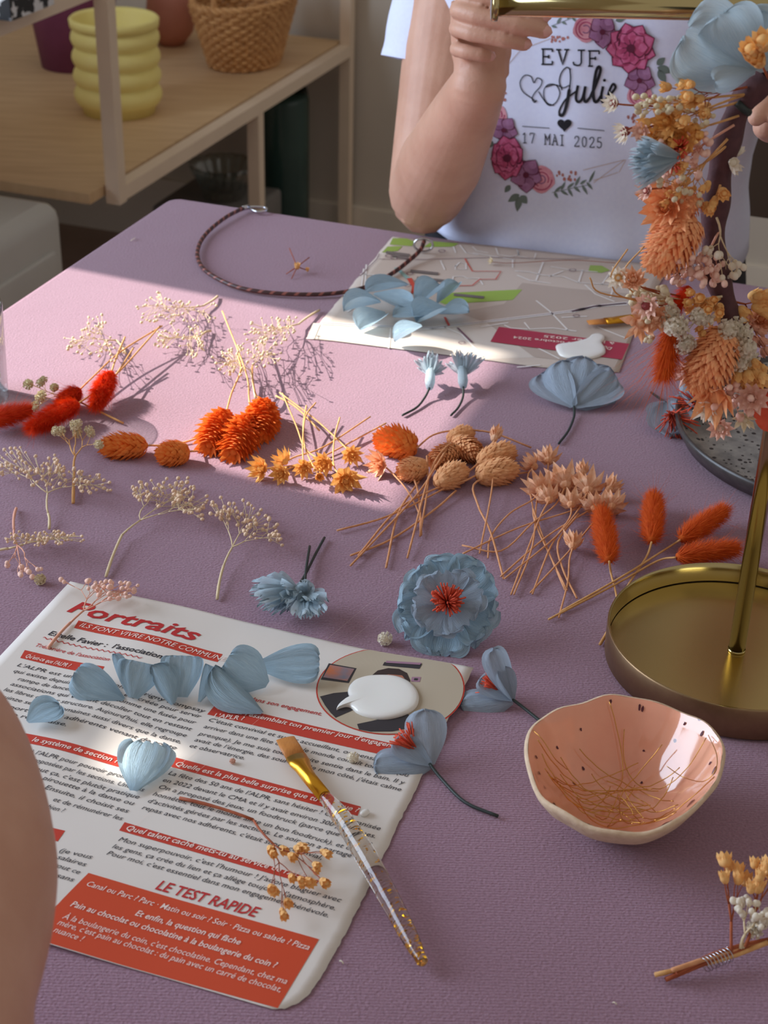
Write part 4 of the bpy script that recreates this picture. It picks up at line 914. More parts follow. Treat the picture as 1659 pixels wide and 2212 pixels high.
# the town map sheet
tm = thing('map_sheet', 'torn town map sheet lying upside down at the far side of the table', 'map', P(1020, 650))
sheet([(848, 513), (1050, 531), (1230, 551), (1445, 578)], [(1445, 578), (1405, 650), (1372, 712), (1337, 806)], torn([(661, 733), (850, 750), (1052, 780), (1165, 795), (1337, 806)], 0.6), torn([(848, 513), (800, 570), (755, 622), (705, 682), (661, 733)], 1.6), onmap, 30, 40, 'map', tm, 'paper')
mb = MB(); MS = ['road', 'green', 'crimson', 'mapgrey', 'mapviolet', 'mapteal', 'mapred', 'mapdark', 'mapback']
M_ = lambda *L: [px('M', x, y) for x, y in L]
def rd(pts, w, mi=0, k=3):
    ps = [P(*p) for p in pts]; n = len(ps); vs = []
    for i, p in enumerate(ps):
        t_ = (ps[min(i+1, n-1)] - ps[max(i-1, 0)]).normalized(); s = EZ.cross(t_)*w/2; vs += [onmap(p+s, k), onmap(p-s, k)]
    mb.add(vs, [(2*i, 2*i+1, 2*i+3, 2*i+2)[::-1] for i in range(n-1)], mi)
poly(mb, M_((80,480),(640,505),(1000,470),(1180,640),(880,652),(50,548)), onmap, 0.5, 8)
poly(mb, M_((1065,290),(1300,318),(1560,340),(1600,480),(1500,690),(1120,640),(900,480),(760,430),(980,390)), onmap, 1, 7)
poly(mb, M_((455,80),(520,82),(556,96),(545,118),(440,110)), onmap, 2, 1); poly(mb, M_((640,95),(765,105),(740,120),(600,122)), onmap, 2, 1); poly(mb, M_((430,120),(500,118),(478,140),(404,148)), onmap, 2, 1)
poly(mb, M_((700,340),(1065,322),(1020,372),(700,392),(660,376)), onmap, 2, 1); poly(mb, M_((1385,208),(1440,210),(1478,232),(1440,244),(1376,238)), onmap, 2, 1)
poly(mb, M_((955,500),(1570,580),(1535,655),(915,570)), onmap, 4, 2)
for pts in ([(120,482),(300,492),(640,505),(870,478),(1100,450),(1300,425),(1440,398),(1590,382)],[(1300,428),(1400,402),(1560,392)]): rd(M_(*pts), 0.0038); rd(M_(*pts), 0.0006, 4, 5)
for pts in ([(770,112),(800,150),(860,160)],[(740,120),(752,150)],[(830,120),(850,140),(905,150)],[(940,126),(952,158),(1010,168),(1050,160),(1046,140)],[(1040,135),(1050,165),(1120,180),(1130,152)],[(680,185),(700,230)],[(750,215),(770,195),(800,200),(800,228),(750,228),(750,210)],
    [(735,285),(740,262),(790,262),(806,270),(860,270),(880,300)],[(830,150),(980,175),(1030,182)],[(1020,180),(1020,220)],[(1040,255),(1100,280),(1200,295)],[(1030,235),(1100,240),(1160,255),(1260,262),(1330,290),(1480,300)],[(1165,192),(1130,280)],[(1200,215),(1290,230),(1420,240)],[(1260,235),(1190,262)],[(1350,230),(1330,290)],[(1360,300),(1410,345),(1500,380)],[(1480,240),(1440,300)],[(1130,375),(1200,430),(1280,515)],[(1075,478),(1100,510),(1210,505),(1320,520)],
    [(980,490),(1010,505),(1090,510)],[(1140,600),(1240,650)],[(1420,500),(1560,555)],[(1040,690),(1150,680)],[(108,488),(80,555)],[(446,505),(435,600)],[(700,500),(780,535),(880,640)],[(318,225),(300,360)],[(300,250),(380,255)],[(330,205),(320,370),(240,430)],[(1370,560),(1330,600)],[(1250,455),(1370,450)],[(870,500),(1000,480)],[(700,505),(560,515)],[(1500,295),(1480,360)]): rd(M_(*pts), 0.0013)
rd(M_((795,178),(830,238),(965,238),(940,276),(865,276),(830,305),(700,308)), 0.0011, 6, 5); rd(M_((700,455),(720,495)), 0.0018, 6, 5); rd(M_((760,505),(830,575)), 0.0015, 4, 5)
rd(M_((390,180),(600,182),(930,172),(1250,180),(1380,178)), 0.0007, 4, 5); rd(M_((300,262),(380,180),(392,155)), 0.0007, 4, 5); rd(M_((470,220),(530,275)), 0.0035, 5, 4)
poly(mb, M_((520,272),(545,270),(560,305),(585,312),(570,322),(585,340),(540,342),(545,310)), onmap, 5, 6)
for x, y, l in ((425,150,110),(540,238,130),(570,272,130),(590,298,85),(745,350,140),(455,165,75)): poly(mb, M_((x,y-8),(x+l,y+6),(x+l-2,y+18),(x-4,y+4)), onmap, 5, 3)
for x, y in ((435,165),(462,175),(535,248),(574,285),(525,305),(686,142),(1303,233),(1320,448),(780,575)):
    ps = [P(*px('M', x + 17*math.cos(a), y + 7*math.sin(a))) for a in [2*PI*i/16 for i in range(17)]]; n = len(ps)
    mb.add([onmap(p.lerp(P(*px('M', x, y)), s), 5) for p in ps for s in (0, 0.22)], [(2*i, 2*i+1, 2*i+3, 2*i+2) for i in range(n-1)], 4)
mb.build('printed_streets', MS, tm, smooth=False)
mb = MB()
for s, x0, y0, x1, y1, cp in (("De octobre 2024", 1330, 578, 1025, 545, 0.0042), ("à janvier 2025", 1500, 575, 1168, 540, 0.0042), ("Du", 1490, 600, 1455, 592, 0.0048)):
    tline(mb, s, px('M', x0, y0), px('M', x1, y1), cp, onmap, 6, 0.008, shear=0.0)
mb.build('white_lettering', 'whitetxt', tm, smooth=False)
gl = crv([V((x, y, 0)) for x, y in [(1225,610),(1228,590),(1300,580),(1370,562),(1395,542),(1425,536),(1450,545),(1452,562),(1440,580),(1455,605),(1452,630),(1400,650),(1330,655),(1250,640),(1225,610)]], 4)[:-1]
puddle([px('M', p.x, p.y) for p in gl][::-1], 0.0022, onmap, 'glue_puddle', 'white glue smear on the crimson panel of the map')

# ------------------------------------------------------------------ headband cord
t = thing('cord_headband', 'brown braided headband cord with steel loops curving across the far table', 'headband', P(650, 560))
pts = [(532,447,.004),(490,468,.004),(450,500,.003),(430,530,.003),(428,560,.003),(448,588,.003),(500,616,.003),(560,630,.003),(640,636,.003),(720,634,.003),(790,620,.003),(845,592,.0035),(885,562,.005),(908,540,.008),(916,522,.010)]
MB().tube(crv([P(*p) for p in pts], 6), 0.00165, 10).build('cord', 'cord', t)
def loop(base, end, w, h0, h1):
    a, b = P(*base, h0), P(*end, h1); d = b-a; s = EZ.cross(d).normalized()
    return MB().tube(crv([a, a.lerp(b, 0.4) + s*w*0.75, a.lerp(b, 0.8) + s*w, b, a.lerp(b, 0.8) - s*w, a.lerp(b, 0.4) - s*w*0.75, a], 5), 0.0011, 8)
loop((535, 447), (574, 455), 0.0058, 0.003, 0.003).build('loop', 'steel', t)
MB().tube([P(524, 450, .004), P(538, 447, .004)], 0.0021, 10).build('crimp', 'steel', t)
a = P(915, 524, 0.010)
MB().tube(crv([a + CR*0.0055*math.cos(q) + EZ*(0.0055*math.sin(q)-0.002) + E1*0.002*math.cos(q) for q in [2*PI*i/14 for i in range(15)]], 2), 0.001, 8).build('loop', 'steel', t)

# ------------------------------------------------------------------ flower makers
def petal(mb, b, e, nrm, W, cup=0.15, curl=0.0, ruf=0.05, seed=0, nu=12, nv=12, base=0.14, notch=0.0, sh=0.6, mi=0, kruf=2.5, fold=0.0, endw=0.0):
    b, e = V(b), V(e); y = e-b; L = y.length; y.normalize(); n = V(nrm); n = (n - y*n.dot(y)).normalized(); x = y.cross(n)
    rr = random.Random(seed); ph = rr.random()*6; kk = kruf + rr.random()
    def fn(u, v):
        u = 2*u-1; v = 1-(1-v)**1.45; vv = v
        if v < sh: w = base + (1-base)*math.sin(v/sh*PI/2)**1.1
        else: w = endw + (1-endw)*(max(0.0, 1-((v-sh)/(1.0001-sh))**2.3)**0.46*0.97+0.03)
        edge = L*(vv*(1 - notch*sstep((vv-0.7)/0.3)*(0.5+0.5*math.sin(u*9+ph))*0.9))
        q = b + y*edge + x*(u*w*W/2)
        z = cup*W*(u*u)*w + curl*L*v*v + ruf*W*(v**1.5)*math.sin(kk*PI*u+ph)*(0.3+0.7*abs(u)) + fold*W*abs(u)*w
        z += 0.012*W*math.sin(u*24+ph)*v*0.35
        return q + n*z
    mb.grid(fn, nu, nv, mi); return mb
def bez(a, b, c, n=8): return [a.lerp(b, i/n).lerp(b.lerp(c, i/n), i/n) for i in range(n+1)]
def cone(mb, b, e, r, n=110, seed=1, sl=0.34, splay=0.42, core=0.72, sw=.25):
    rr = random.Random(seed); ax = e-b; L = ax.length; ax.normalize(); x = ax.orthogonal().normalized(); y = ax.cross(x)
    mb.ball(b.lerp(e, 0.48), r*core, ax=ax, st=L*0.47/(r*core), n=14, m=10)
    for i in range(n):
        s = (i+0.5)/n; a = i*2.39996 + rr.uniform(-.12, .12)
        prof = math.sin(PI*min(1, 0.10 + s*0.86))**0.62; R_ = r*prof
        rad = x*math.cos(a) + y*math.sin(a); p = b + ax*(L*(0.04 + 0.86*s)) + rad*R_*0.62
        d = (ax*(1-splay*(1-s*0.5)) + rad*(splay+0.24*(1-s))).normalized(); l = L*sl*(0.62 + 0.5*prof)*rr.uniform(.85, 1.15)*0.72; tg = ax.cross(rad).normalized(); w = r*sw*rr.uniform(.85, 1.15)
        nn = tg.cross(d).normalized()
        q = p + d*l*0.45 + nn*w*0.22; tip = p + d*l + rad*w*0.12
        mb.add([p - tg*w*0.5, p + tg*w*0.5, q + tg*w, q + nn*w*0.3, q - tg*w, tip], [(0, 1, 3), (1, 2, 3), (0, 3, 4), (3, 2, 5), (4, 3, 5)])
def fur(mb, b, e, r, n=4200, seed=1, l=0.0062, wisps=60, wl=0.017, wob=0.0):
    rr = random.Random(seed); ax = e-b; L = ax.length; ax.normalize(); x = ax.orthogonal().normalized(); y = ax.cross(x); k = 10
    pts = [b + ax*L*(0.02+0.93*i/k) for i in range(k+1)]; rs = [max(0.0004, r*0.55*math.sin(PI*min(1, 0.16+0.80*i/k))**0.7) for i in range(k+1)]
    mb.tube(pts, rs, 12)
    for i in range(n + wisps):
        w_ = i >= n; s = rr.random(); a = rr.random()*2*PI; R_ = r*0.55*math.sin(PI*min(1, 0.16+0.80*s))**0.7
        rad = x*math.cos(a) + y*math.sin(a); p = b + ax*L*(0.02+0.93*s) + rad*R_*0.9
        d = (ax*rr.uniform(.35, .9) + rad*rr.uniform(.35, .95) + x*rr.gauss(0, .22) + y*rr.gauss(0, .22)).normalized(); ll = (wl*rr.uniform(.6, 1.2) if w_ else l*rr.uniform(.6, 1.25))
        t_ = d.cross(rad).normalized()*(0.00006 if w_ else 0.00010); m_ = p + d*ll*0.55 + ax*ll*0.05; tip = p + d*ll + ax*ll*0.18
        mb.add([p - t_, p + t_, m_ + t_*0.8, m_ - t_*0.8, tip], [(0, 1, 2, 3), (3, 2, 4)])
def star(mb, c, ax, r, n=7, layers=2, seed=0, open_=0.7):
    rr = random.Random(seed); ax = ax.normalized(); x = ax.orthogonal().normalized(); y = ax.cross(x)
    mb.ball(c, r*0.30, ax=ax, st=1.2, n=8, m=6)
    for ly in range(layers):
        m = max(3, n - ly*2); op = open_*(1-0.42*ly)
        for i in range(m):
            a = 2*PI*i/m + ly*0.45 + rr.uniform(-.12, .12); rad = x*math.cos(a) + y*math.sin(a); tg = ax.cross(rad)
            l = r*(1-0.16*ly)*rr.uniform(.85, 1.12); w = r*0.23*(1-0.1*ly)*rr.uniform(.8, 1.2)
            d = (rad*op + ax*(1-op*0.75)).normalized(); p = c + rad*r*0.12 - ax*r*0.1; m_ = p + d*l*0.55 + ax*0.0; tip = p + d*l + ax*r*0.22 + rad*r*rr.uniform(-.05, .12)
            nn = d.cross(tg).normalized()
            mb.add([p - tg*w*0.4, p + tg*w*0.4, m_ + tg*w + nn*w*-0.35, m_, m_ - tg*w + nn*w*-0.35, tip], [(0, 1, 2, 3), (0, 3, 4), (3, 2, 5), (4, 3, 5)])
def pompom(mb, c, r, seed=0, n=26):
    rr = random.Random(seed); mb.ball(c, r*0.62, n=8, m=6)
    for i in range(n):
        z = 1-2*(i+.5)/n; a = i*2.4; d = V((math.cos(a)*math.sqrt(1-z*z), math.sin(a)*math.sqrt(1-z*z), z)); s = d.orthogonal().normalized(); q = d.cross(s); w = r*0.34*rr.uniform(.8, 1.2)
        p = c + d*r*0.5; tip = c + d*r*rr.uniform(.9, 1.1); mb.add([p, tip + s*w, tip + q*w*0.8 + d*r*0.1, tip - s*w, tip - q*w*0.7], [(0, 1, 2), (0, 2, 3), (0, 3, 4), (0, 4, 1)])
def fringe(mb, c, ax, r, L, n=70, seed=0, spread=0.9, w=0.00045):
    rr = random.Random(seed); ax = ax.normalized(); x = ax.orthogonal().normalized(); y = ax.cross(x)
    for i in range(n):
        a = rr.random()*2*PI; q = math.sqrt(rr.random()); rad = x*math.cos(a) + y*math.sin(a)
        p = c + rad*r*0.25*q; d = (ax + rad*spread*q).normalized(); l = L*rr.uniform(.75, 1.15)
        mb.tube([p, p + d*l*0.6, p + d*l + rad*l*0.12], [w*0.7, w, w*0.9], 4)
def budtree(tips, b, rng, stems, r0, minr=0.00016, spl=0.42, sag=0.0):
    """branching stems from b to every tip"""
    n = len(tips)
    if n == 0: return
    if n == 1:
        m_ = b.lerp(tips[0], 0.5) + V((rng.gauss(0, 1), rng.gauss(0, 1), rng.gauss(0, .6)))*(tips[0]-b).length*0.06
        stems.tube(bez(b, m_, tips[0], 4), [r0, r0*.9, max(minr, r0*.75), max(minr, r0*.7), max(minr, r0*.65)], 5); return
    c = sum(tips, V())/n; ax = (c-b); node = b + ax*(spl*rng.uniform(.8, 1.15))
    if n > 3: stems.tube(bez(b, b.lerp(node, .5) + V((rng.gauss(0, 1), rng.gauss(0, 1), rng.gauss(0, .4)))*ax.length*0.03, node, 3), [r0, r0*.95, r0*.9, r0*.86], 6)
    else: node = b + ax*spl*0.8; stems.tube([b, node], [r0, r0*.9], 5)
    s = CR; key = [(t_-node).normalized().dot(CR) + 0.5*(t_-node).normalized().dot(EZ)*rng.uniform(.6, 1.4) for t_ in tips]
    order = sorted(range(n), key=lambda i: key[i]); k = 2 if n < 7 or rng.random() < .5 else 3
    for j in range(k):
        sub = [tips[i] for i in order[n*j//k:n*(j+1)//k]]
        budtree(sub, node, rng, stems, max(minr, r0*(0.62 if n > 6 else 0.72)), minr, spl, sag)
BUDMESH = {}
def budobj(p, r, m, parent, name='bud', ax=None, sq=1.15):
    k = (m, name)
    if k not in BUDMESH:
        mb = MB()
        if name == 'blossom': pompom(mb, V((0, 0, 0)), 1.0, 3, 22)
        elif name == 'husk':
            mb.ball(V((0, 0, 0)), 0.72, st=1.2, n=9, m=7)
            for i in range(7): a = i*0.9; d = V((math.cos(a), math.sin(a), 0)); t_ = V((-d.y, d.x, 0)); mb.add([d*0.5 + t_*.4 + V((0,0,-.2)), d*0.5 - t_*.4 + V((0,0,-.2)), d*0.75 - t_*.45 + V((0,0,.55)), d*0.95 + V((0,0,1.15)), d*0.75 + t_*.45 + V((0,0,.55))], [(0, 1, 2, 3, 4)])
        else: mb.ball(V((0, 0, 0)), 1.0, st=1.15, n=8, m=6)
        o = mb.build(name, m); BUDMESH[k] = o.data; bpy.data.objects.remove(o)
    o = bpy.data.objects.new(name, BUDMESH[k]); COL.objects.link(o); o.parent = parent; o.location = V(p) - parent_loc(parent)
    o.rotation_mode = 'QUATERNION'; o.rotation_quaternion = (ax or EZ).to_track_quat('Z', 'Y') @ Quaternion((0, 0, 1), R.random()*6); o.scale = (r, r, r); return o
def sprig(name, label, group, base, fork, ells, stemm, budm, n, r0=0.00075, br=0.00095, h=(0.002, 0.016), seed=1, kind='bud', cat='dried sprig', parent=None, ray_=None, spl=0.42, extra=None):
    """base, fork: photo pixels of the stem foot and first fork; ells: (cx, cy, rx, ry) regions holding the buds"""
    rng = random.Random(seed); rp = ray_ or (lambda x, y, hh: P(x, y, hh)); b = rp(base[0], base[1], 0.0015); f = rp(fork[0], fork[1], base[2] if len(base) > 2 else 0.004)
    t = parent or thing(name, label, cat, b, group); st = MB(); st.tube(bez(b, b.lerp(f, .5) + V((rng.gauss(0, .001), rng.gauss(0, .001), 0.0008)), f, 6), [r0*1.15]*3 + [r0]*4, 7)
    tips = []; tot = sum(e[2]*e[3] for e in ells)
    for (cx, cy, rx, ry) in ells:
        for i in range(max(2, int(n*rx*ry/tot))):
            a = rng.random()*2*PI; q = math.sqrt(rng.random()); tips.append(rp(cx + rx*q*math.cos(a), cy + ry*q*math.sin(a), rng.uniform(*h)))
    budtree(tips, f, rng, st, r0*0.8, spl=spl); st.build('stem', stemm, t)
    for p in tips: budobj(p, br*rng.uniform(.75, 1.2), budm, t, kind, (p-f).normalized())
    return t
def stemtube(name, pts, r, m, parent, n=6, h=0.0014): return MB().tube(crv([P(*p) if len(p) > 2 else P(p[0], p[1], h) for p in pts], 5), r, n).build(name, m, parent)

# ------------------------------------------------------------------ blue paper flowers
def loosepetal(label, pb, pe, w, h0, h1, cat='petal', grp=None, nrm=EZ, on=0.0012, **k):
    a, b = P(*pb, on+h0), P(*pe, on+h1); W = w*mpp(a)
    return tag(petal(MB(), a, b, nrm, W, **k).build('paper_petal', k.pop('m', None) or 'crepe'), label, cat, grp)
G = 'loose blue petals on the map'
for i, (lab, b, e, w, h0, h1, kw) in enumerate([
    ('narrow blue paper petal on the map nearest the headband cord', (882, 616), (790, 634), 52, .004, .002, dict(cup=.5, curl=.03)),
    ('blue paper petal at the left end of the pile on the map, half curled', (822, 654), (742, 672), 56, .006, .002, dict(cup=.4, curl=.0, fold=.25)),
    ('blue paper petal lying under the middle of the pile, tip towards the cord', (806, 636), (884, 668), 66, .006, .004, dict(cup=.3)),
    ('sunlit round blue petal at the front left of the map pile', (835, 678), (778, 712), 74, .004, .002, dict(cup=.28, fold=.1)),
    ('broad blue petal in the middle of the map pile', (936, 678), (848, 682), 84, .006, .004, dict(cup=.18)),
    ('folded blue petal leaning at the back of the map pile', (898, 662), (955, 622), 66, .004, .012, dict(cup=.35, fold=.2)),
    ('small blue petal at the far right back of the map pile', (945, 655), (990, 612), 42, .004, .010, dict(cup=.4)),
    ('blue petal in front centre right of the map pile, rim folded up', (964, 668), (900, 696), 82, .008, .003, dict(cup=.32, fold=.1)),
    ('round blue petal at the right end of the map pile', (950, 678), (1014, 672), 80, .004, .007, dict(cup=.2)),
    ('sunlit blue petal closest to the torn lower edge of the map', (912, 705), (852, 738), 62, .014, .003, dict(cup=.3, fold=.1))]):
    loosepetal(lab, b, e, w, h0, h1, grp=G, seed=i, **kw)
G = 'loose blue petals on the magazine page'
for i, (lab, b, e, w, h0, h1, kw) in enumerate([
    ('leftmost pointed petal of the row across the page, tip over the red bar', (268, 1510), (166, 1445), 92, .002, .012, dict(cup=-.10, fold=-.15, base=.1, endw=.25, sh=.72)),
    ('thin upright petal edge standing second from left in the page row', (274, 1500), (245, 1412), 34, .004, .018, dict(cup=-.4)),
    ('fan shaped petal third from left in the page row', (288, 1508), (306, 1430), 100, .003, .016, dict(cup=-.16, base=.22, sh=.85, endw=.75)),
    ('folded petal leaning right of the fan petal in the page row', (372, 1522), (330, 1436), 76, .002, .016, dict(cup=-.25, fold=-.2)),
    ('upright crinkled petal in the middle of the page row', (395, 1506), (398, 1416), 96, .003, .018, dict(cup=-.18, base=.24, sh=.85, endw=.75)),
    ('narrow twisted petal right of the middle of the page row', (428, 1516), (446, 1434), 44, .002, .014, dict(cup=-.4, base=.2)),
    ('large folded petal at the front right of the page row', (568, 1538), (462, 1440), 100, .002, .014, dict(cup=-.16, fold=-.25, base=.1)),
    ('wide petal tucked behind the large folded petal of the page row', (578, 1478), (490, 1424), 112, .004, .014, dict(cup=-.1, base=.15, endw=.4)),
    ('rightmost smooth fan petal of the page row, pointing at the round photo', (556, 1438), (690, 1434), 92, .004, .008, dict(cup=.12, base=.2, endw=.45, sh=.8)),
    ('single petal partly hidden by the near bare arm', (60, 1560), (130, 1526), 92, .004, .005, dict(cup=.1)),
    ('petal in the bright spot of sun on the lower page', (288, 1708), (322, 1602), 130, .002, .010, dict(cup=-.1, base=.12, sh=.82, endw=.6))]):
    loosepetal(lab, b, e, w, h0, h1, grp=G, seed=30+i, ruf=.11, kruf=3.4, nrm=(EZ*(0.35 + 0.35*(i % 2)) - FW*0.6 + CR*(0.75, -0.8, 0.25, -0.75, 0.3, -0.9, 0.8, -0.2, 0.1)[i]) if i < 9 else EZ, **kw)
def cornflower(label, base, tips, stem, w, hb, ht, m='crepe', calyx=None, seed=0, grp=None, nup=.6):
    t = thing('paper_cornflower', label, 'paper flower', P(*base, 0), grp); b = P(*base, hb); rr = random.Random(seed)
    if calyx:
        c2_ = P(*calyx[:2], hb + (calyx[2] if len(calyx) > 2 else 0.002)); MB().tube([b, b.lerp(c2_, .3), c2_], [0.0022, 0.0034, 0.0030], 12).build('calyx', m, t); org = b.lerp(c2_, .55)
    else: org = b
    for i, tp in enumerate(tips):
        e = P(tp[0], tp[1], tp[2] if len(tp) > 2 else ht*rr.uniform(.7, 1.2)); W = w*mpp(e)
        petal(MB(), org, e, (CAM-e).normalized()*0.6 + EZ*nup, W, cup=.25, curl=.06, ruf=.12, seed=seed+i, nu=8, nv=9, base=.3, notch=.25, sh=.78, endw=.45).build('petal', m, t)
    MB().tube(crv([P(*p) for p in stem], 5), 0.00075, 7).build('stem', 'wirestem', t); return t
cornflower('sunlit blue cornflower left of its twin in front of the map', (928, 838), [(898,778,.014),(906,796,.008),(918,768,.018),(930,758,.02),(940,764,.02),(952,778,.016),(964,792,.012),(958,806,.008)], [(928,838,.006),(918,858,.003),(900,880,.0015),(869,897,.0015)], 17, .006, .015, calyx=(931, 792, .006), m='crepe_lightened', nup=1.6, seed=3, grp='cornflowers in the sun patch')
cornflower('sunlit blue cornflower right of its twin in front of the map', (1001, 836), [(966,786,.010),(980,764,.018),(990,756,.02),(1001,768,.018),(1014,762,.018),(1026,766,.016),(1045,776,.012),(1034,792,.008)], [(1001,836,.006),(1000,858,.003),(990,880,.0015),(974,897,.0015)], 17, .006, .015, calyx=(998, 796, .006), m='crepe_lightened', nup=1.6, seed=13, grp='cornflowers in the sun patch')
cornflower('grey blue cornflower at left of the crossed dark stems', (640, 1272), [(531,1286),(541,1266),(548,1304),(557,1322),(572,1252),(592,1248),(580,1332,.004),(598,1330,.003),(616,1326,.003),(610,1306,.010),(630,1292,.012),(606,1270,.016)], [(640,1272,.006),(660,1240,.003),(680,1200,.002),(701,1161,.002)], 36, .007, .012, m='crepe_lightened', seed=23, grp='cornflowers with crossed stems')
cornflower('grey blue cornflower at right of the crossed dark stems', (660, 1282), [(620,1322),(640,1342),(660,1346),(682,1342),(700,1334),(709,1308),(700,1292),(662,1252,.016),(674,1258,.014),(646,1254,.014),(640,1300,.010),(678,1304,.014)], [(658,1272,.004),(660,1240,.004),(664,1210,.0045),(669,1180,.004)], 36, .007, .011, m='crepe_lightened', seed=43, grp='cornflowers with crossed stems')
# the large open flower
fc = P(976, 1352, 0.0); up_ = V((0, math.sin(math.radians(46)), math.cos(math.radians(46)))); up_ = (up_ + CR*0.02).normalized(); nf = CR.cross(up_).normalized(); 
k_ = mpp(P(975, 1310)); Rf = 108*k_; ctr = P(962, 1414, 0.0008) + up_*Rf*0.98
t = thing('paper_peony', 'large open blue crepe flower with orange red fringe centre beside the page', 'paper flower', V((ctr.x, ctr.y, Z0)))
cf = ctr + nf*0.001
for ly, (n, rad, off, cu, z, wd) in enumerate([(5, 1.0, 0.15, .06, -0.006, 1.22), (5, 0.98, 0.80, .10, -0.004, 1.16), (5, 0.68, 0.45, .30, 0.0005, 0.92)]):
    for i in range(n):
        a = 2*PI*i/n + off; d = CR*math.cos(a) + up_*math.sin(a)
        rr_ = Rf*rad*(1 + 0.06*math.sin(i*2.3+ly)); b = cf + nf*z + d*Rf*0.05
        petal(MB(), b, cf + d*rr_ + nf*(z + rr_*cu*0.8), nf, Rf*wd, cup=.10, curl=.04, ruf=.055, seed=60+ly*10+i, nu=22, nv=14, base=.18, notch=.14, sh=.72, kruf=2.6, endw=.42).build('petal', 'crepe2' if ly == 2 else 'crepe', t)
mb = MB(); fringe(mb, cf + nf*0.002, nf, 0.004, 0.0095, 110, 5, 0.95, 0.0005); mb.build('fringe', 'fringe', t)
MB().tube([cf - nf*0.002, cf - nf*0.010 - up_*0.008, P(985, 1335, 0.001)], 0.0008, 6).build('stem', 'wirestem', t)
def halfopen(label, joint, hj, pets, fr, frax, stem, seed, m='crepe2', grp=None):
    t = thing('paper_poppy', label, 'paper flower', P(*joint, 0), grp); j = P(*joint, hj)
    for i, (tx, ty, th, w, kw) in enumerate(pets):
        e = P(tx, ty, th); petal(MB(), j, e, (CAM - e).normalized()*0.7 + EZ*0.5 if not kw.get('nrm') else kw['nrm'], w*mpp(e), seed=seed+i, nu=14, nv=12, base=.2, sh=.68, notch=.05, **{a: b for a, b in kw.items() if a != 'nrm'}).build('petal', m, t)
    if fr:
        c = P(*fr); mb = MB(); fringe(mb, c, (P(*frax) - c), 0.006, (P(*frax)-c).length, 60, seed, 0.55, 0.0004); mb.build('fringe', 'fringe', t)
    if stem: MB().tube(crv([P(*p) for p in stem], 5), 0.0008, 7).build('stem', 'wirestem', t)
    return t
halfopen('half open blue poppy at the corner of the page, stem behind the pink bowl', (1108, 1512), .005, [(1034, 1466, .010, 60, dict(cup=.2)), (1082, 1440, .020, 46, dict(cup=.2)), (1064, 1398, .030, 62, dict(cup=-.35, curl=.02)), (994, 1520, .003, 84, dict(cup=-.3, curl=-.03))], (1082, 1492, .006), (1046, 1468, .009), [(1106, 1510, .005), (1130, 1528, .003), (1160, 1552, .002), (1180, 1568, .0015)], 80)
halfopen('half open blue poppy resting on the torn page edge, stem onto the cloth', (930, 1652), .004, [(850, 1600, .010, 60, dict(cup=.2)), (916, 1530, .022, 92, dict(cup=-.2, curl=.03)), (806, 1652, .004, 96, dict(cup=-.22, curl=-.02))], (898, 1618, .007), (862, 1584, .013), [(928, 1650, .004), (955, 1684, .002), (1005, 1733, .0015), (1076, 1763, .0015)], 90)
t = halfopen('blue poppy seen from the side in front of the map glue', (1240, 878), .004, [(1166, 806, .012, 92, dict(cup=.15)), (1336, 822, .012, 84, dict(cup=.15)), (1212, 776, .022, 96, dict(cup=-.15)), (1318, 790, .020, 92, dict(cup=-.15)), (1262, 768, .024, 100, dict(cup=-.12)), (1332, 852, .004, 50, dict(cup=-.25))], None, None, [(1240, 878, .004), (1240, 900, .002), (1228, 930, .0015), (1207, 958, .0015)], 100)
halfopen('blue poppy with red centre tucked against the left rim of the plate, farther', (1520, 870), .006, [(1470, 850, .020, 110, dict(cup=.2)), (1540, 828, .022, 90, dict(cup=.2))], (1510, 872, .012), (1486, 866, .020), None, 110, grp='poppies beside the plate')
halfopen('blue poppy with red centre against the left rim of the plate, nearer', (1440, 870), .010, [(1452, 942, .002, 104, dict(cup=.22)), (1414, 912, .004, 60, dict(cup=.25)), (1492, 884, .010, 60, dict(cup=.2))], (1450, 892, .010), (1466, 926, .010), [(1440, 872, .008), (1424, 860, .004), (1407, 848, .002)], 120, grp='poppies beside the plate')

# ------------------------------------------------------------------ seed heads, bunny tails, star flowers
def seedhead(label, b, e, w, stem, m, seed, grp, sm='straw', hb=.007, n=175, cat='seed head', splay=.42):
    B, E_ = P(*b, hb), P(*e, hb*0.85); t = thing('phalaris_head', label, cat, V((B.x, B.y, Z0)), grp); mb = MB(); r = w*0.5*mpp(B)
    cone(mb, B, E_, r, n, seed, splay=splay); mb.build('seed_head', m, t, smooth=False)
    if stem: MB().tube(crv([B] + [P(*p) if len(p) > 2 else P(*p, .0015) for p in stem], 5), 0.0006, 6).build('stem', sm, t)
G = 'orange seed heads in the sun patch'
seedhead('orange seed head lying pointed to the left, leftmost of the sunlit row', (322, 962), (218, 966), 54, [(350, 962), (400, 955), (470, 930, .003)], 'phal', 1, G)
seedhead('short orange seed head second from left in the sunlit row', (412, 975), (338, 984), 60, [(440, 972), (480, 955, .003), (540, 930, .004)], 'phal', 2, G)
seedhead('upright orange seed head left of the sunlit trio', (488, 894), (448, 968), 54, [(500, 850, .010), (520, 800, .016), (514, 770, .018)], 'phal', 3, G)
seedhead('orange seed head at the bottom of the sunlit trio', (542, 906), (500, 984), 58, [(538, 860, .010), (530, 800, .018), (480, 672, .024)], 'phal', 4, G)
seedhead('orange seed head at the top right of the sunlit trio', (568, 872), (562, 942), 58, [(552, 850, .010), (546, 820, .014), (545, 790, .016)], 'phal', 5, G)
G = 'peach seed heads in the middle of the table'
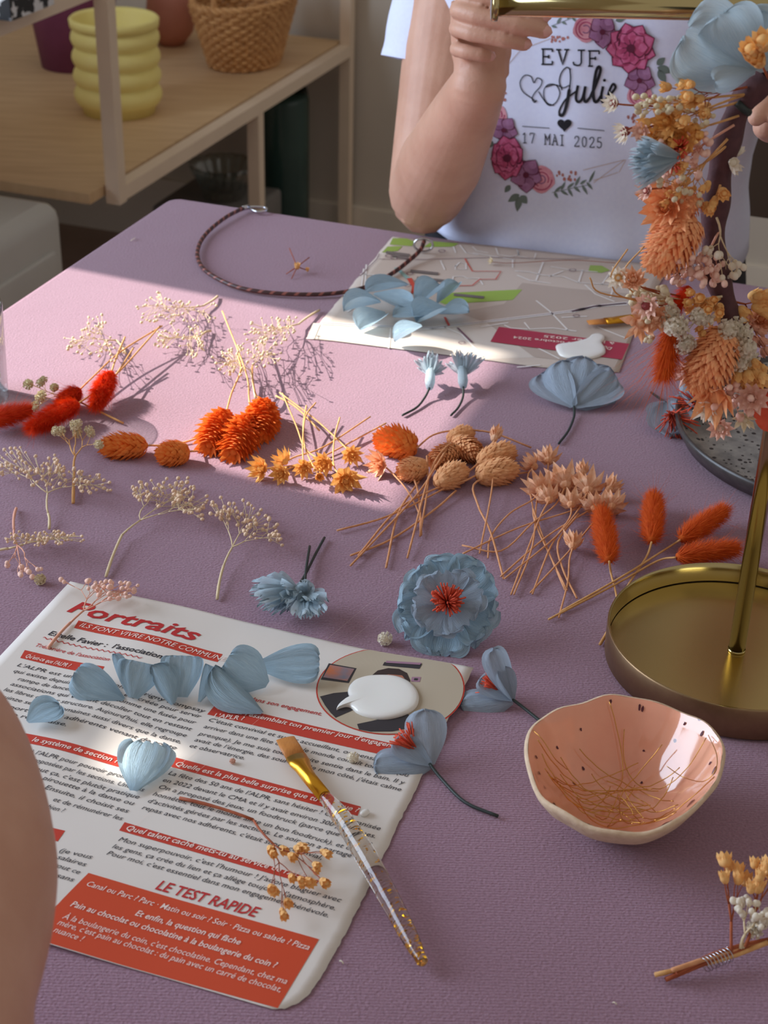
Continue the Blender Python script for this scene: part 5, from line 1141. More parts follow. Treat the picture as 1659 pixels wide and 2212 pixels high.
for i, (lab, b, e, w, stem, m) in enumerate([
    ('bright orange spiky seed head at the left of the peach group, half sunlit', (900, 968), (814, 946), 66, [(935, 940, .006), (985, 930, .008), (1060, 934, .008), (1148, 967, .002)], 'phal'),
    ('round peach seed head below the bright orange one', (924, 1006), (862, 1022), 62, [(922, 985, .010), (924, 1050, .004), (907, 1158, .002)], 'phal2'),
    ('peach seed head at the back left of the peach group', (990, 968), (934, 1000), 50, [(968, 962, .014), (930, 1020, .008), (880, 1205, .002)], 'phal2'),
    ('small peach seed head at the very back of the peach group', (968, 952), (1016, 934), 44, None, 'phal2'),
    ('peach seed head with spread scales behind the front pair', (978, 952), (1036, 986), 58, [(968, 965, .012), (940, 1010, .010), (895, 1075, .004), (757, 1222, .002)], 'phal2'),
    ('peach seed head at the front of the peach group', (942, 1046), (1000, 1014), 54, None, 'phal2'),
    ('peach seed head at the right back of the peach group', (1032, 1002), (1104, 974), 56, [(1010, 1020, .008), (960, 1055, .004), (838, 1115, .002), (728, 1146, .002)], 'phal2'),
    ('peach seed head at the right front of the peach group', (1026, 1028), (1112, 1014), 62, [(1000, 1040, .006), (950, 1052, .005), (860, 1100, .002), (774, 1200, .002)], 'phal2')]):
    seedhead(lab, b, e, w, stem, m, 20+i, G, 'straw2', n=190, splay=.34 if i else .6)
for lab, pts in (('loose straw stem lying left to right under the peach seed heads', [(905, 1040, .003), (860, 1110, .002), (834, 1226, .0015)]), ('loose straw stem ending between the page and the peach heads', [(985, 1060, .003), (940, 1100, .002), (845, 1165, .0015), (757, 1200, .0015)]), ('short cut straw stem below the front peach seed head', [(880, 1010, .006), (900, 1050, .003), (908, 1110, .002), (910, 1156, .0015)])):
    tag(stemtube('cut_stem', pts, 0.00065, 'straw2', None), lab, 'stem', 'loose straw stems')
G = 'star flowers in the sun patch'
def starflower(label, c, ax, r, stem, m, sm, seed, grp, h=.006, layers=3, n=10, op=.75):
    C = P(*c, h); A = P(ax[0], ax[1], h) - C + EZ*(ax[2] if len(ax) > 2 else 0.002); t = thing('star_flower', label, 'dried flower', V((C.x, C.y, Z0)), grp); mb = MB(); star(mb, C, A, r*mpp(C), n, layers, seed, op)
    mb.build('flower_head', m, t, smooth=False)
    if stem: MB().tube(crv([C - A.normalized()*0.001] + [P(*p) if len(p) > 2 else P(*p, .0015) for p in stem], 5), 0.0005, 6).build('stem', sm, t)
for i, (lab, c, ax, r, st_) in enumerate([
    ('golden star flower at the left end of the sunlit cluster', (566, 1012), (550, 1018), 34, [(600, 1010), (640, 1005)]), ('golden star flower highest left in the sunlit cluster', (614, 996), (600, 988), 28, [(640, 986, .004), (700, 965, .006), (800, 900, .008)]),
    ('small golden star flower below the highest left one', (608, 1022), (600, 1034), 26, [(630, 1010), (700, 985), (834, 914, .004)]), ('golden star flower in the middle of the sunlit cluster', (656, 1010), (654, 1026), 24, [(654, 960, .008), (660, 900, .012), (682, 870, .012)]),
    ('golden star flower right of the middle in the sunlit cluster', (700, 1000), (692, 1012), 28, [(660, 970, .006), (640, 920, .008), (610, 850, .012)]), ('round golden star flower at the end of the thick pale stem', (760, 982), (764, 996), 26, [(740, 960, .006), (680, 905, .010), (604, 848, .014)]),
    ('largest golden star flower at the front right of the sunlit cluster', (746, 1036), (752, 1058), 40, [(722, 1008, .005), (722, 950, .008), (734, 902, .010)]), ('closed golden bud at the front of the sunlit cluster', (688, 1028), (694, 1040), 18, [(660, 970, .006), (655, 920, .009), (662, 876, .012)])]):
    starflower(lab, c, ax, r, st_, 'star', 'straw', 40+i, G, op=.35 if 'bud' in lab else .75)
starflower('orange star flower left of the round peach seed head', (822, 1002), (800, 1010), 36, [(850, 1025, .004), (880, 1060, .003), (905, 1110, .002), (908, 1158, .0015)], 'star2', 'straw2', 60, 'star flowers near the peach heads')
starflower('lone star bud standing tall above the peach heads', (1068, 946), (1078, 922, .004), 30, [(1066, 980, .010), (1062, 1060, .006), (1036, 1195, .0015)], 'star2', 'straw2', 61, 'star flowers near the peach heads', h=.012, op=.3)
G = 'peach star flowers at right'
for i, (lab, c, ax, r, st_, op) in enumerate([
    ('peach star flower at the far left back of the right cluster', (1152, 1006), (1138, 1000), 32, [(1140, 1030, .006), (1150, 1090, .004), (1160, 1140, .003), (1225, 1275, .002)], .6), ('peach star flower at the top back of the right cluster', (1184, 994), (1184, 970), 34, [(1182, 1020, .006), (1160, 1080, .004), (1150, 1180, .003), (1110, 1284, .002)], .6),
    ('peach star flower facing left in the right cluster', (1166, 1056), (1150, 1034), 40, [(1150, 1080, .006), (1100, 1110, .004), (1060, 1160, .002), (1054, 1205, .0015)], .8), ('peach star flower below the left facing one', (1186, 1078), (1178, 1062), 34, [(1170, 1110, .005), (1150, 1160, .003), (1104, 1284, .002)], .7),
    ('biggest peach star flower in the middle of the right cluster', (1222, 1046), (1218, 1022), 50, [(1200, 1090, .006), (1150, 1130, .004), (1082, 1190, .002), (998, 1178, .002)], .9), ('peach star bud at the back of the right cluster', (1258, 1022), (1256, 1002), 30, [(1230, 1040, .006), (1150, 1060, .004)], .35),
    ('peach star flower right of the big one in the right cluster', (1270, 1058), (1268, 1034), 44, [(1250, 1100, .006), (1200, 1160, .004), (1090, 1250, .002)], .8), ('peach star bud sticking out at right of the right cluster', (1316, 1058), (1332, 1042), 34, [(1290, 1080, .005), (1230, 1105, .004), (1120, 1140, .003), (1000, 1196, .002)], .4),
    ('peach star flower at the front of the right cluster', (1234, 1088), (1232, 1068), 34, [(1230, 1120, .004), (1190, 1180, .003), (1150, 1283, .0015)], .7), ('pale spiky star flower at the lower right of the right cluster', (1322, 1092), (1326, 1070), 38, [(1290, 1120, .004), (1230, 1190, .003), (1146, 1280, .0015)], .9),
    ('small peach star flower behind the first bunny tail', (1284, 1094), (1274, 1080), 34, [(1260, 1110, .004), (1180, 1160, .003), (1082, 1245, .002)], .8), ('single peach star flower lying apart in front of the right cluster', (1238, 1178), (1240, 1158), 34, [(1230, 1210, .004), (1226, 1260, .002), (1207, 1334, .0015)], .45)]):
    starflower(lab, c, ax, r, st_, 'star2', 'straw2', 70+i, G, h=.008 if i < 11 else .006, op=op)
for lab, pts in (('loose peach stem crossing the right bundle near the blue peony', [(1140, 1020, .004), (1030, 1040, .006), (1032, 1090, .004), (1060, 1150, .003), (1088, 1250, .0015)]), ('loose peach stem running down right under the star flowers', [(1152, 1100, .004), (1180, 1180, .002), (1221, 1275, .0015)]), ('loose peach stem bent back towards the bunny tails', [(1250, 1110, .004), (1206, 1170, .003), (1216, 1230, .002), (1246, 1292, .0015)])):
    tag(stemtube('cut_stem', pts, 0.0006, 'straw2', None), lab, 'stem', 'loose straw stems')
def bunny(label, b, e, w, stem, m, seed, grp, hb=.008, he=None, sm='straw', **k):
    B, E_ = P(*b, hb), P(*e, he if he is not None else hb); t = thing('bunny_tail', label, 'dried grass', V((B.x, B.y, Z0)), grp); mb = MB(); fur(mb, B, E_, w*0.5*mpp(B), seed=seed, **k); mb.build('fur', m, t)
    if stem: MB().tube(crv([B] + [P(*p) if len(p) > 2 else P(*p, .0015) for p in stem], 5), 0.0006, 6).build('stem', sm, t)
G = 'orange bunny tails behind the brass tray'
bunny('orange bunny tail leaning left, nearest the star flowers', (1316, 1212), (1298, 1104), 54, [(1320, 1240), (1328, 1270), (1334, 1300)], 'fur', 1, G, hb=.0095)
bunny('orange bunny tail pointing to the back, second from left', (1408, 1170), (1412, 1070), 54, [(1398, 1200, .004), (1372, 1240), (1350, 1275)], 'fur', 2, G, hb=.0095)
bunny('orange bunny tail slanting up right above the lowest one', (1470, 1166), (1566, 1102), 50, [(1440, 1185, .004), (1340, 1248, .003), (1210, 1322)], 'fur', 3, G, hb=.0095)
bunny('orange bunny tail lying flat against the brass pole', (1460, 1204), (1592, 1184), 52, [(1420, 1212, .004), (1330, 1262, .002), (1185, 1338)], 'fur', 4, G, hb=.0095)
G = 'red orange bunny tails in the sun patch'
bunny('bright red bunny tail standing sunlit beside its shadow', (240, 806), (206, 876), 54, [(252, 770, .016), (270, 728, .020)], 'furred', 5, G, hb=.014, he=.008)
bunny('red orange bunny tail partly hidden behind the long one', (172, 842), (136, 872), 46, [(200, 815, .010), (260, 760, .012), (350, 704, .014)], 'furred', 6, G, hb=.010, he=.007)
bunny('long red orange bunny tail in front, lying to the lower left', (168, 872), (62, 926), 60, [(200, 850, .010), (260, 800, .010), (346, 704, .014)], 'furred', 7, G, hb=.010)
bunny('dark red bunny tail cut by the left edge of the photo', (-40, 912), (66, 886), 54, None, 'furred', 8, G, hb=.010)
for lab, pts in (('straw stub lying loose among the golden star flower stems', [(596, 855, .010), (640, 880, .010), (690, 930, .006)]), ('loose straw stem beside the upright red bunny tail', [(215, 850, .006), (250, 810, .010), (288, 752, .016)])):
    tag(stemtube('cut_stem', pts, 0.0006, 'straw', None), lab, 'stem', 'loose straw stems')
cut = MB().tube([P(1327, 1340, .0015), P(1296, 1392, .0015)], 0.0008, 6).build('cut_stem', 'straw'); tag(cut, 'short cut stem poking out at the left foot of the brass tray', 'stem', 'loose straw stems')

# ------------------------------------------------------------------ baby's breath sprigs
G = 'cream sprigs in the sun patch'
sprig('gypsophila_sprig', 'cream bud sprig farthest left in the sun patch', G, (272, 765), (250, 735), [(190, 740, 54, 34), (205, 695, 26, 22), (235, 760, 34, 20)], 'creamstem', 'cream', 62, seed=1, br=.00092, h=(.003, .02))
sprig('gypsophila_sprig', 'cream bud sprig at the far back of the sun patch', G, (470, 640), (440, 660), [(350, 665, 54, 34), (420, 672, 52, 30), (320, 690, 30, 12)], 'creamstem', 'cream', 70, seed=2, br=.0009, h=(.003, .02))
sprig('gypsophila_sprig', 'cream bud sprig in the middle of the sun patch behind the trio', G, (455, 715), (440, 720), [(390, 730, 52, 36), (350, 738, 20, 24), (430, 760, 30, 18)], 'creamstem', 'cream', 62, seed=3, br=.0009, h=(.003, .02))
sprig('gypsophila_sprig', 'cream bud sprig with long stem over the seed head trio', G, (552, 860), (545, 820), [(510, 780, 46, 32), (560, 760, 50, 34), (485, 770, 28, 24)], 'creamstem', 'cream', 80, seed=4, br=.0009, h=(.004, .024))
sprig('gypsophila_sprig', 'cream bud sprig reaching right towards the torn map', G, (690, 670), (645, 700), [(585, 715, 56, 30), (620, 705, 34, 24), (545, 735, 28, 20)], 'creamstem', 'cream', 70, seed=5, br=.0009, h=(.003, .022))
sprig('gypsophila_sprig', 'stem with open cream blossoms crossing the red bunny tails', 'blossom stems at left', (266, 914), (176, 870), [(64, 830, 6, 4), (92, 824, 8, 5), (124, 838, 8, 5), (88, 858, 8, 5), (75, 878, 6, 5)], 'straw', 'cream', 9, seed=6, br=.0028, h=(.012, .02), kind='blossom', r0=.0006)
G = 'tan sprigs in the shade at left'
sprig('gypsophila_sprig', 'upright stem with cream blossoms in front of the red bunny tails', 'blossom stems at left', (158, 1086), (160, 1018), [(122, 930, 14, 12), (155, 915, 20, 10), (172, 928, 16, 10), (195, 930, 10, 8), (215, 955, 5, 6)], 'straw', 'cream', 13, seed=7, br=.0026, h=(.010, .022), kind='blossom', r0=.0009)
sprig('gypsophila_sprig', 'wide tan bud sprig at the left edge above the crossed twigs', G, (106, 1142), (104, 1110), [(40, 1000, 60, 34), (115, 1030, 70, 26), (205, 1045, 44, 22), (120, 1000, 30, 20)], 'creamstem', 'tan', 140, seed=8, br=.001)
sprig('gypsophila_sprig', 'tan bud sprig with bent stem left of centre in the shade', G, (229, 1245), (264, 1155), [(350, 1062, 60, 32), (410, 1082, 40, 28), (300, 1060, 24, 20), (395, 1050, 24, 20), (430, 1110, 20, 14)], 'creamstem', 'tan', 120, seed=9, br=.00102)
sprig('gypsophila_sprig', 'tan bud sprig with upright stem above the crossed cornflowers', G, (469, 1294), (483, 1222), [(520, 1110, 46, 30), (560, 1140, 40, 28), (475, 1100, 22, 26), (595, 1165, 26, 16)], 'creamstem', 'tan', 96, seed=10, br=.00104)
sprig('gypsophila_sprig', 'flat dry twig sprig at the left edge below the wide tan one', G, (-20, 1196), (18, 1185), [(90, 1160, 80, 18), (150, 1165, 38, 14), (60, 1165, 50, 16)], 'creamstem', 'tan', 90, seed=11, br=.0008)
sprig('gypsophila_sprig', 'drooping pinkish twig with buds at the left edge', G, (35, 1098), (30, 1145), [(55, 1235, 30, 14), (85, 1230, 12, 8), (10, 1210, 14, 14)], 'pinkstem', 'pink', 14, seed=12, br=.0014)
sprig('gypsophila_sprig', 'pale pink bud sprig lying over the top corner of the page', None, (104, 1400, .002), (152, 1345), [(240, 1275, 60, 20), (205, 1262, 26, 14), (280, 1272, 24, 16), (140, 1254, 16, 7)], 'pinkstem', 'pink', 46, seed=13, br=.0012, h=(.004, .016))
sprig('gypsophila_sprig', 'russet sprig with amber husks lying across the page text', None, (388, 1724, .003), (547, 1771), [(590, 1838, 10, 6), (640, 1838, 38, 14), (700, 1842, 12, 8), (692, 1874, 14, 10), (645, 1895, 34, 16), (586, 1915, 10, 14), (632, 1945, 16, 16), (612, 1968, 10, 8), (700, 1905, 10, 8)], 'redstem', 'amber', 20, seed=14, br=.0021, h=(.003, .014), kind='husk', r0=.0007)
t = thing('flower_bit', 'small amber flower with russet twigs alone inside the headband curve', 'dried flower', P(642, 578))
mb = MB(); c = P(642, 576, .006)
for q in ((625, 536, .012), (668, 556, .006), (630, 602, .001), (618, 592, .001), (664, 584, .002)): mb.tube([c, P(*q)], 0.0004, 5)
mb.build('twig', 'redstem', t); budobj(c, .0028, 'amber', t, 'husk'); budobj(P(664, 583, .003), .0017, 'amber', t, 'husk')
for lab, q, r, m, grp in (('round cream blossom alone on the cloth left of the peony', (831, 1380, .0032), .0036, 'white', 0), ('cream blossom lying on the page text left of the torn edge', (762, 1636, .003), .0026, 'white', 0), ('cream blossom on the cloth near the left edge above the page', (86, 1252, .0028), .0030, 'cream', 0), ('tiny pinkish crumb on the page below observatrice', (502, 1644, .002), .0013, 'pink', 0)):
    mb = MB(); pompom(mb, P(*q), r, 4); tag(mb.build('blossom', m), lab, 'blossom')
tag(MB().ball(P(788, 1756, .0018), .0016, ax=CR+E2, st=1.5, n=10, m=8).build('glue_drop', 'glue'), 'small pale glue drop on the page right of the brush ferrule', 'glue')
for lab, a, b in (('tiny white thread on the far left of the cloth', (282, 520), (292, 514)), ('tiny pale fibre on the cloth right of the page corner', (734, 2076), (742, 2082)), ('tiny white fibre on the cloth at the bottom right', (1324, 2166), (1332, 2170))):
    tag(MB().tube(bez(P(*a, .0006), P((a[0]+b[0])/2, a[1]-3, .002), P(*b, .0006), 5), .0003, 5).build('fibre', 'white'), lab, 'fibre')
t = thing('dried_daisy', 'tiny cream flower with long thin stem lying across the top of the map', 'dried flower', P(1063, 566))
mb = MB(); star(mb, P(1062, 564, .004), P(1050, 560, .006) - P(1062, 564, .004), .0032, 8, 2, 3); mb.build('flower_head', 'cream', t, smooth=False)
MB().tube(crv([P(*q) for q in ((1064, 566, .003), (1110, 568, .003), (1230, 562, .004), (1330, 568, .003))], 5), .00025, 5).build('stem', 'redstem', t)

# ------------------------------------------------------------------ brushes
t = thing('paint_brush', 'flat brush with clear gold glitter handle lying across the page', 'brush', P(760, 1800))
ap = [P(616, 1595, .0042), P(640, 1636, .0048), P(668, 1680, .0062), P(700, 1719, .0064), P(742, 1772, .0062), P(790, 1848, .0060), P(846, 1950, .0058), P(888, 2030, .0052), P(911, 2074, .0046)]
cx_ = crv(ap, 6); wide = (P(655, 1610) - P(622, 1622)).normalized()
def brushparts(t, pts, wv, bw, fw, handle=None):
    MB().tube([pts[0], pts[0].lerp(pts[1], .5), pts[1]], [(bw*0.95, .0006), (bw*1.02, .0011), (bw, .0016)], 20, flat=wv).build('bristles', 'bristle', t)
    MB().tube([pts[1].lerp(pts[0], .02), pts[1].lerp(pts[2], .30), pts[1].lerp(pts[2], .55), pts[2], pts[3]], [(bw*1.06, .0019), (bw*1.04, .0021), (fw*1.25, fw*0.9), (fw*1.06, fw*1.02), (fw, fw)], 24, flat=wv).build('ferrule', 'ferrule', t)
brushparts(t, ap[:4], wide, .0046, .0030)
hp_ = crv(ap[3:], 8); n = len(hp_); hr = [0.0024 + 0.0022*math.sin(PI*min(1, (i/(n-1))**0.8*1.05))**0.8 for i in range(n)]; hr = [max(r, .0021 if i < n-1 else .0017) for i, r in enumerate(hr)]
mb = MB(); mb.tube(hp_, hr, 20); mb.ball(hp_[-1], hr[-1], n=16, m=10); h_ = mb.build('handle', 'acrylic', t)
mb = MB(); rg = random.Random(5)
for i in range(330):
    s = rg.random()**0.9*(n-2); j = int(s); p = hp_[j].lerp(hp_[j+1], s-j); r = hr[j]*0.86; d = (hp_[j+1]-hp_[j]).normalized(); x = d.orthogonal().normalized(); y = d.cross(x)
    a = rg.random()*2*PI; q = p + (x*math.cos(a) + y*math.sin(a))*r*rg.uniform(.45, .95); u = V((rg.gauss(0, 1), rg.gauss(0, 1), rg.gauss(0, 1))).normalized(); v = u.orthogonal().normalized()*rg.uniform(.0002, .0007); w = u.cross(v).normalized()*rg.uniform(.0002, .0005)
    mb.add([q-v-w, q+v-w, q+v+w, q-v+w], [(0, 1, 2, 3)])
o = mb.build('glitter', 'glitter', h_, smooth=False); o['kind'] = 'stuff'
t = thing('paint_brush', 'gold ferrule brush on the map, handle hidden behind the flower crown', 'brush', P(1330, 692))
ap = [P(1270, 697, .0040), P(1308, 694, .0044), P(1362, 688, .0048), P(1400, 681, .0048), P(1470, 672, .0048), P(1570, 655, .0046)]
brushparts(t, ap[:4], (P(1270, 684) - P(1274, 708)).normalized(), .0042, .0030)
MB().tube(crv(ap[3:], 5), [.0028]*4 + [.0036]*4 + [.0026]*3, 14).build('handle', 'acrylic', t)

# ------------------------------------------------------------------ small bouquet bottom right
t = thing('mini_bouquet', 'small wired bouquet of amber and cream dried flowers at the bottom right', 'bouquet', P(1560, 2075))
tie = P(1565, 2066, .006); 
for i, q in enumerate(((1415, 2106, .003), (1438, 2116, .002), (1452, 2096, .006), (1462, 2104, .004))):
    MB().tube(crv([P(*q), tie + V((0, .0006*i, .0008*(i-1.5))), P(1659+30*i, 2036-8*i, .010)], 6), .0010, 7).build('stem', ('straw', 'redstem', 'straw2', 'redstem')[i], t)
mb = MB(); d = (P(1600, 2052, .006) - P(1535, 2080, .006)).normalized(); x = d.orthogonal().normalized(); y = d.cross(x)
pts = [tie + d*(-.010 + .013*s) + (x*math.cos(2*PI*8*s) + y*math.sin(2*PI*8*s))*.0028 for s in [i/120 for i in range(121)]]
mb.tube(pts, .0002, 5); mb.build('wire_tie', 'steel', t)
rp = lambda x_, y_, h_: P(x_, y_, h_)
def sub(name, base, ells, sm, bm, n, br, seed, kind, h, r0=.0007):
    rng = random.Random(seed); st = MB(); b = P(*base); tips = []
    for (cx, cy, rx, ry) in ells:
        for i in range(n): a = rng.random()*6.28; q = math.sqrt(rng.random()); tips.append(P(cx+rx*q*math.cos(a), cy+ry*q*math.sin(a), rng.uniform(*h)))
    budtree(tips, b, rng, st, r0); o = st.build(name, sm, t)
    for p in tips: budobj(p, br*rng.uniform(.8, 1.2), bm, o, kind, (p-b).normalized())
sub('amber_sprig', (1580, 2056, .008), [(1562, 1856, 8, 6), (1582, 1880, 14, 10), (1566, 1900, 12, 8), (1608, 1902, 14, 8)], 'redstem', 'amber', 2, .0026, 1, 'husk', (.02, .03))
sub('amber_sprig', (1610, 2046, .009), [(1636, 1872, 22, 12), (1650, 1890, 14, 14), (1630, 1915, 12, 8), (1680, 1880, 20, 14)], 'redstem', 'amber', 3, .0028, 2, 'husk', (.022, .034))
sub('cream_sprig', (1600, 2050, .008), [(1625, 1965, 34, 22), (1600, 1955, 20, 20), (1650, 1985, 24, 20)], 'creamstem', 'white', 12, .0012, 3, 'bud', (.012, .026))
sub('cream_sprig', (1604, 2048, .008), [(1628, 2000, 22, 14)], 'creamstem', 'white', 6, .0026, 4, 'blossom', (.010, .02))

# ------------------------------------------------------------------ flower crown hanging in front of the stand
YC = tc0.y - 0.016
def K(x, y, h=0.0): return Q(x, y, YC - h)
crown = thing('flower_wreath', 'wire flower crown of peach, cream and blue flowers hanging at upper right', 'wreath', K(1600, 880))
ring = [(1655,165),(1606,216),(1578,282),(1560,345),(1549,420),(1541,490),(1545,570),(1562,640),(1584,705),(1612,772),(1655,836),(1740,900),(1860,925),(2010,880),(2120,760),(2165,560),(2130,360),(2030,210),(1880,130),(1740,125),(1655,165)]
MB().tube(crv([K(*p) for p in ring], 6), [.0054 + .0007*math.sin(i*0.55) for i in range((len(ring)-1)*6+1)], 14, cap=False).build('wrapped_band', 'wrap', crown)
MB().tube([K(1592, 222, .0055), K(1606, 236, .006), K(1618, 244, .004)], .0016, 8).build('twig_end', 'wirestem', crown)
def csub(name, base, ells, sm, bm, n, br, seed, kind='bud', h=(.002, .022), r0=.00055, spl=.5):
    rng = random.Random(seed); st = MB(); b = K(*base); tips = []; tot = sum(e[2]*e[3] for e in ells)
    for (cx, cy, rx, ry) in ells:
        for i in range(max(1, round(n*rx*ry/tot))): a = rng.random()*6.28; q = math.sqrt(rng.random()); tips.append(K(cx+rx*q*math.cos(a), cy+ry*q*math.sin(a), rng.uniform(*h)))
    budtree(tips, b, rng, st, r0, spl=spl); o = st.build(name, sm, crown)
    for p in tips: budobj(p, br*rng.uniform(.75, 1.2), bm, o, kind, (p-b).normalized())
csub('amber_sprig', (1614, 188, .005), [(1478,176,24,9),(1446,194,12,8),(1490,212,24,10),(1520,232,30,12)], 'redstem', 'amber', 10, .0027, 1, 'husk')
csub('amber_sprig', (1606, 206, .005), [(1440,236,30,14),(1405,262,20,16),(1440,274,28,14),(1500,250,34,12),(1420,292,30,14)], 'straw', 'amber', 20, .0026, 2, 'husk')
csub('cream_sprig', (1608, 204, .006), [(1385,216,18,14),(1420,226,30,18),(1400,246,26,10),(1450,220,30,12)], 'straw', 'cream', 26, .0012, 3)
csub('cream_sprig', (1600, 220, .004), [(1385,232,10,6),(1470,244,40,18),(1520,262,34,18)], 'straw', 'cream', 16, .0012, 33)
csub('golden_sprig', (1596, 250, .005), [(1420,300,34,14),(1455,296,30,16),(1500,286,30,16)], 'straw', 'star', 14, .0026, 34, 'husk')
csub('pink_sprig', (1586, 270, .006), [(1495,342,40,24),(1440,330,40,28),(1424,380,30,36),(1505,302,30,20),(1480,380,30,14)], 'pinkstem', 'pink', 56, .0014, 4)
csub('amber_sprig', (1572, 312, .005), [(1450,362,34,16),(1472,398,32,20),(1432,420,20,20),(1505,402,26,20)], 'straw', 'amber', 18, .0023, 5, 'husk')
csub('straw_sprig', (1572, 300, .008), [(1460,400,40,40),(1490,420,30,30)], 'straw', 'cream', 26, .0012, 35)
csub('amber_sprig', (1556, 400, .008), [(1540,442,18,12),(1563,420,14,7),(1532,456,16,8)], 'straw', 'amber', 7, .0024, 6, 'husk')
csub('pink_sprig', (1552, 500, .004), [(1500,572,56,28),(1540,590,38,36),(1470,600,46,20)], 'pinkstem', 'pink', 66, .0014, 7)
csub('white_sprig', (1548, 470, .010), [(1590,572,14,20),(1545,548,14,10),(1608,580,6,5),(1575,600,18,14),(1520,540,18,10)], 'creamstem', 'white', 18, .0014, 8, r0=.0005, spl=.4)
csub('cream_sprig', (1560, 640, .006), [(1430,640,36,28),(1385,640,28,28),(1400,690,30,18),(1392,730,26,8)], 'creamstem', 'cream', 44, .0015, 9)
csub('white_blossoms', (1562, 660, .006), [(1462,700,30,16),(1512,690,14,14),(1478,746,14,20),(1448,678,14,10)], 'creamstem', 'white', 14, .0036, 10, 'blossom', (.010, .026))
csub('white_blossoms', (1580, 690, .006), [(1592,712,28,14),(1590,748,26,18),(1575,786,24,12),(1612,776,14,12)], 'creamstem', 'white', 17, .0040, 11, 'blossom', (.008, .02))
csub('golden_sprig', (1560, 640, .003), [(1510,648,26,36),(1540,668,18,36),(1530,710,20,16)], 'straw', 'amber', 20, .0023, 12, 'husk')
csub('golden_sprig', (1590, 720, .004), [(1622,800,30,20),(1642,828,20,14),(1600,820,20,10)], 'straw', 'amber', 16, .0030, 13, 'husk')
csub('pink_sprig', (1598, 800, .006), [(1560,830,46,22),(1590,858,38,20),(1540,874,24,10),(1606,892,20,10)], 'pinkstem', 'pink', 40, .0017, 14, h=(.006, .026))
csub('amber_sprig', (1582, 650, -.002), [(1632,648,30,18),(1612,680,20,14),(1640,672,16,8)], 'redstem', 'amber', 12, .0032, 15, 'husk', (-.01, .004))
csub('pink_sprig', (1592, 690, -.002), [(1632,720,26,22),(1644,750,14,20),(1600,690,18,14)], 'redstem', 'pinkstem', 18, .0022, 16, 'husk', (-.01, .004))
csub('white_sprig', (1576, 350, .004), [(1588,352,6,10),(1594,330,5,6)], 'creamstem', 'white', 3, .0024, 17, 'husk', (0, .008), spl=.6)
rp_ = random.Random(44)
def cstar(name, x, y, h, ax, r, m, n=9, layers=2, heart=None, stem=None, sm='redstem', op=.8):
    c = K(x, y, h); A = K(x+ax[0], y+ax[1], h+ax[2]) - c; mb = MB(); star(mb, c, A, r*mpp(c), n, layers, rp_.random(), op); o = mb.build(name, m, crown, smooth=False)
    A.normalize()
    if heart: hb = MB(); hb.ball(c - A*0.0006, r*mpp(c)*0.42, ax=A, st=1.1, n=10, m=8); hb.build('flower_heart', heart, o)
    if stem: MB().tube(crv([c, K(*stem[0]), K(*stem[-1])], 5), .0004, 5).build('stem', sm, o)
    return o
cstar('daisy', 1324, 223, .016, (-20, 0, .003), 24, 'white', 10, 2, 'maroon', [(1360, 227, .016), (1470, 232, .012)])
cstar('daisy', 1348, 285, .016, (-22, 8, .002), 26, 'white', 11, 2, 'maroon', [(1375, 272, .016), (1460, 250, .010)])
cstar('daisy', 1384, 282, .018, (-10, 10, .006), 24, 'pink', 10, 2, None, [(1410, 272, .014), (1490, 256, .010)])
cstar('daisy', 1396, 412, .018, (-20, 0, .004), 22, 'pink', 10, 2, 'maroon', [(1410, 408, .014), (1470, 404, .008)])
cstar('daisy', 1336, 600, .016, (-4, 2, .010), 26, 'white', 11, 2, 'straw', [(1370, 616, .014), (1470, 640, .008)])
cstar('daisy', 1368, 606, .018, (0, -20, .006), 30, 'star2', 11, 3, None, [(1390, 622, .014), (1470, 650, .008)])
cstar('daisy', 1396, 660, .020, (-14, 6, .008), 30, 'pink', 10, 2, 'maroon', [(1420, 660, .014), (1480, 660, .008)])
cstar('star_blossom', 1384, 698, .018, (-4, 6, .010), 40, 'star2', 7, 2, None, [(1410, 700, .014), (1500, 690, .006)])
cstar('star_blossom', 1420, 686, .018, (-6, 10, .008), 34, 'star2', 9, 3)
cstar('rose_blossom', 1442, 446, .012, (-18, 6, .008), 60, 'phal3', 14, 4, op=.9)
cstar('star_blossom', 1470, 300, .016, (-16, 8, .008), 46, 'star', 10, 3); cstar('star_blossom', 1425, 312, .014, (-16, 10, .008), 44, 'star', 10, 3); cstar('star_blossom', 1440, 262, .016, (-16, -4, .008), 36, 'star', 9, 3)
cstar('lily', 1548, 852, .020, (-4, 16, .004), 62, 'phal3', 6, 2, op=.55); cstar('daisy', 1526, 884, .020, (-6, 16, .006), 30, 'white', 8, 2); cstar('daisy', 1626, 862, .020, (-4, 4, .010), 36, 'pink', 10, 3, None)
cstar('daisy', 1556, 926, .020, (-2, 10, .008), 27, 'pink', 10, 3, 'white', [(1558, 900, .018), (1566, 850, .010)]); cstar('daisy', 1608, 906, .018, (0, 14, .006), 26, 'cream', 7, 2); cstar('star_blossom', 1645, 690, -.006, (0, -4, .010), 38, 'star2', 10, 3); cstar('star_blossom', 1480, 805, .010, (-16, 6, .004), 30, 'pink', 7, 2)
def ccone(b, e, w, seed, n=340):
    mb = MB(); B, E_ = K(*b), K(*e); cone(mb, B, E_, w*.5*mpp(B), n, seed, sl=.26, splay=.62, core=.62, sw=.17); mb.build('seed_head', 'phal3', crown, smooth=False)
ccone((1502, 464, .012), (1402, 590, .014), 108, 50); ccone((1572, 708, .014), (1502, 850, .016), 104, 51)
ccone((1510, 420, .010), (1470, 470, .014), 60, 52, 70)
mb = MB(); fur(mb, K(1458, 696, .014), K(1432, 816, .016), 27*mpp(K(1450, 750)), 2600, 9, .0062, 150, .030); mb.build('bunny_tail', 'fur', crown)
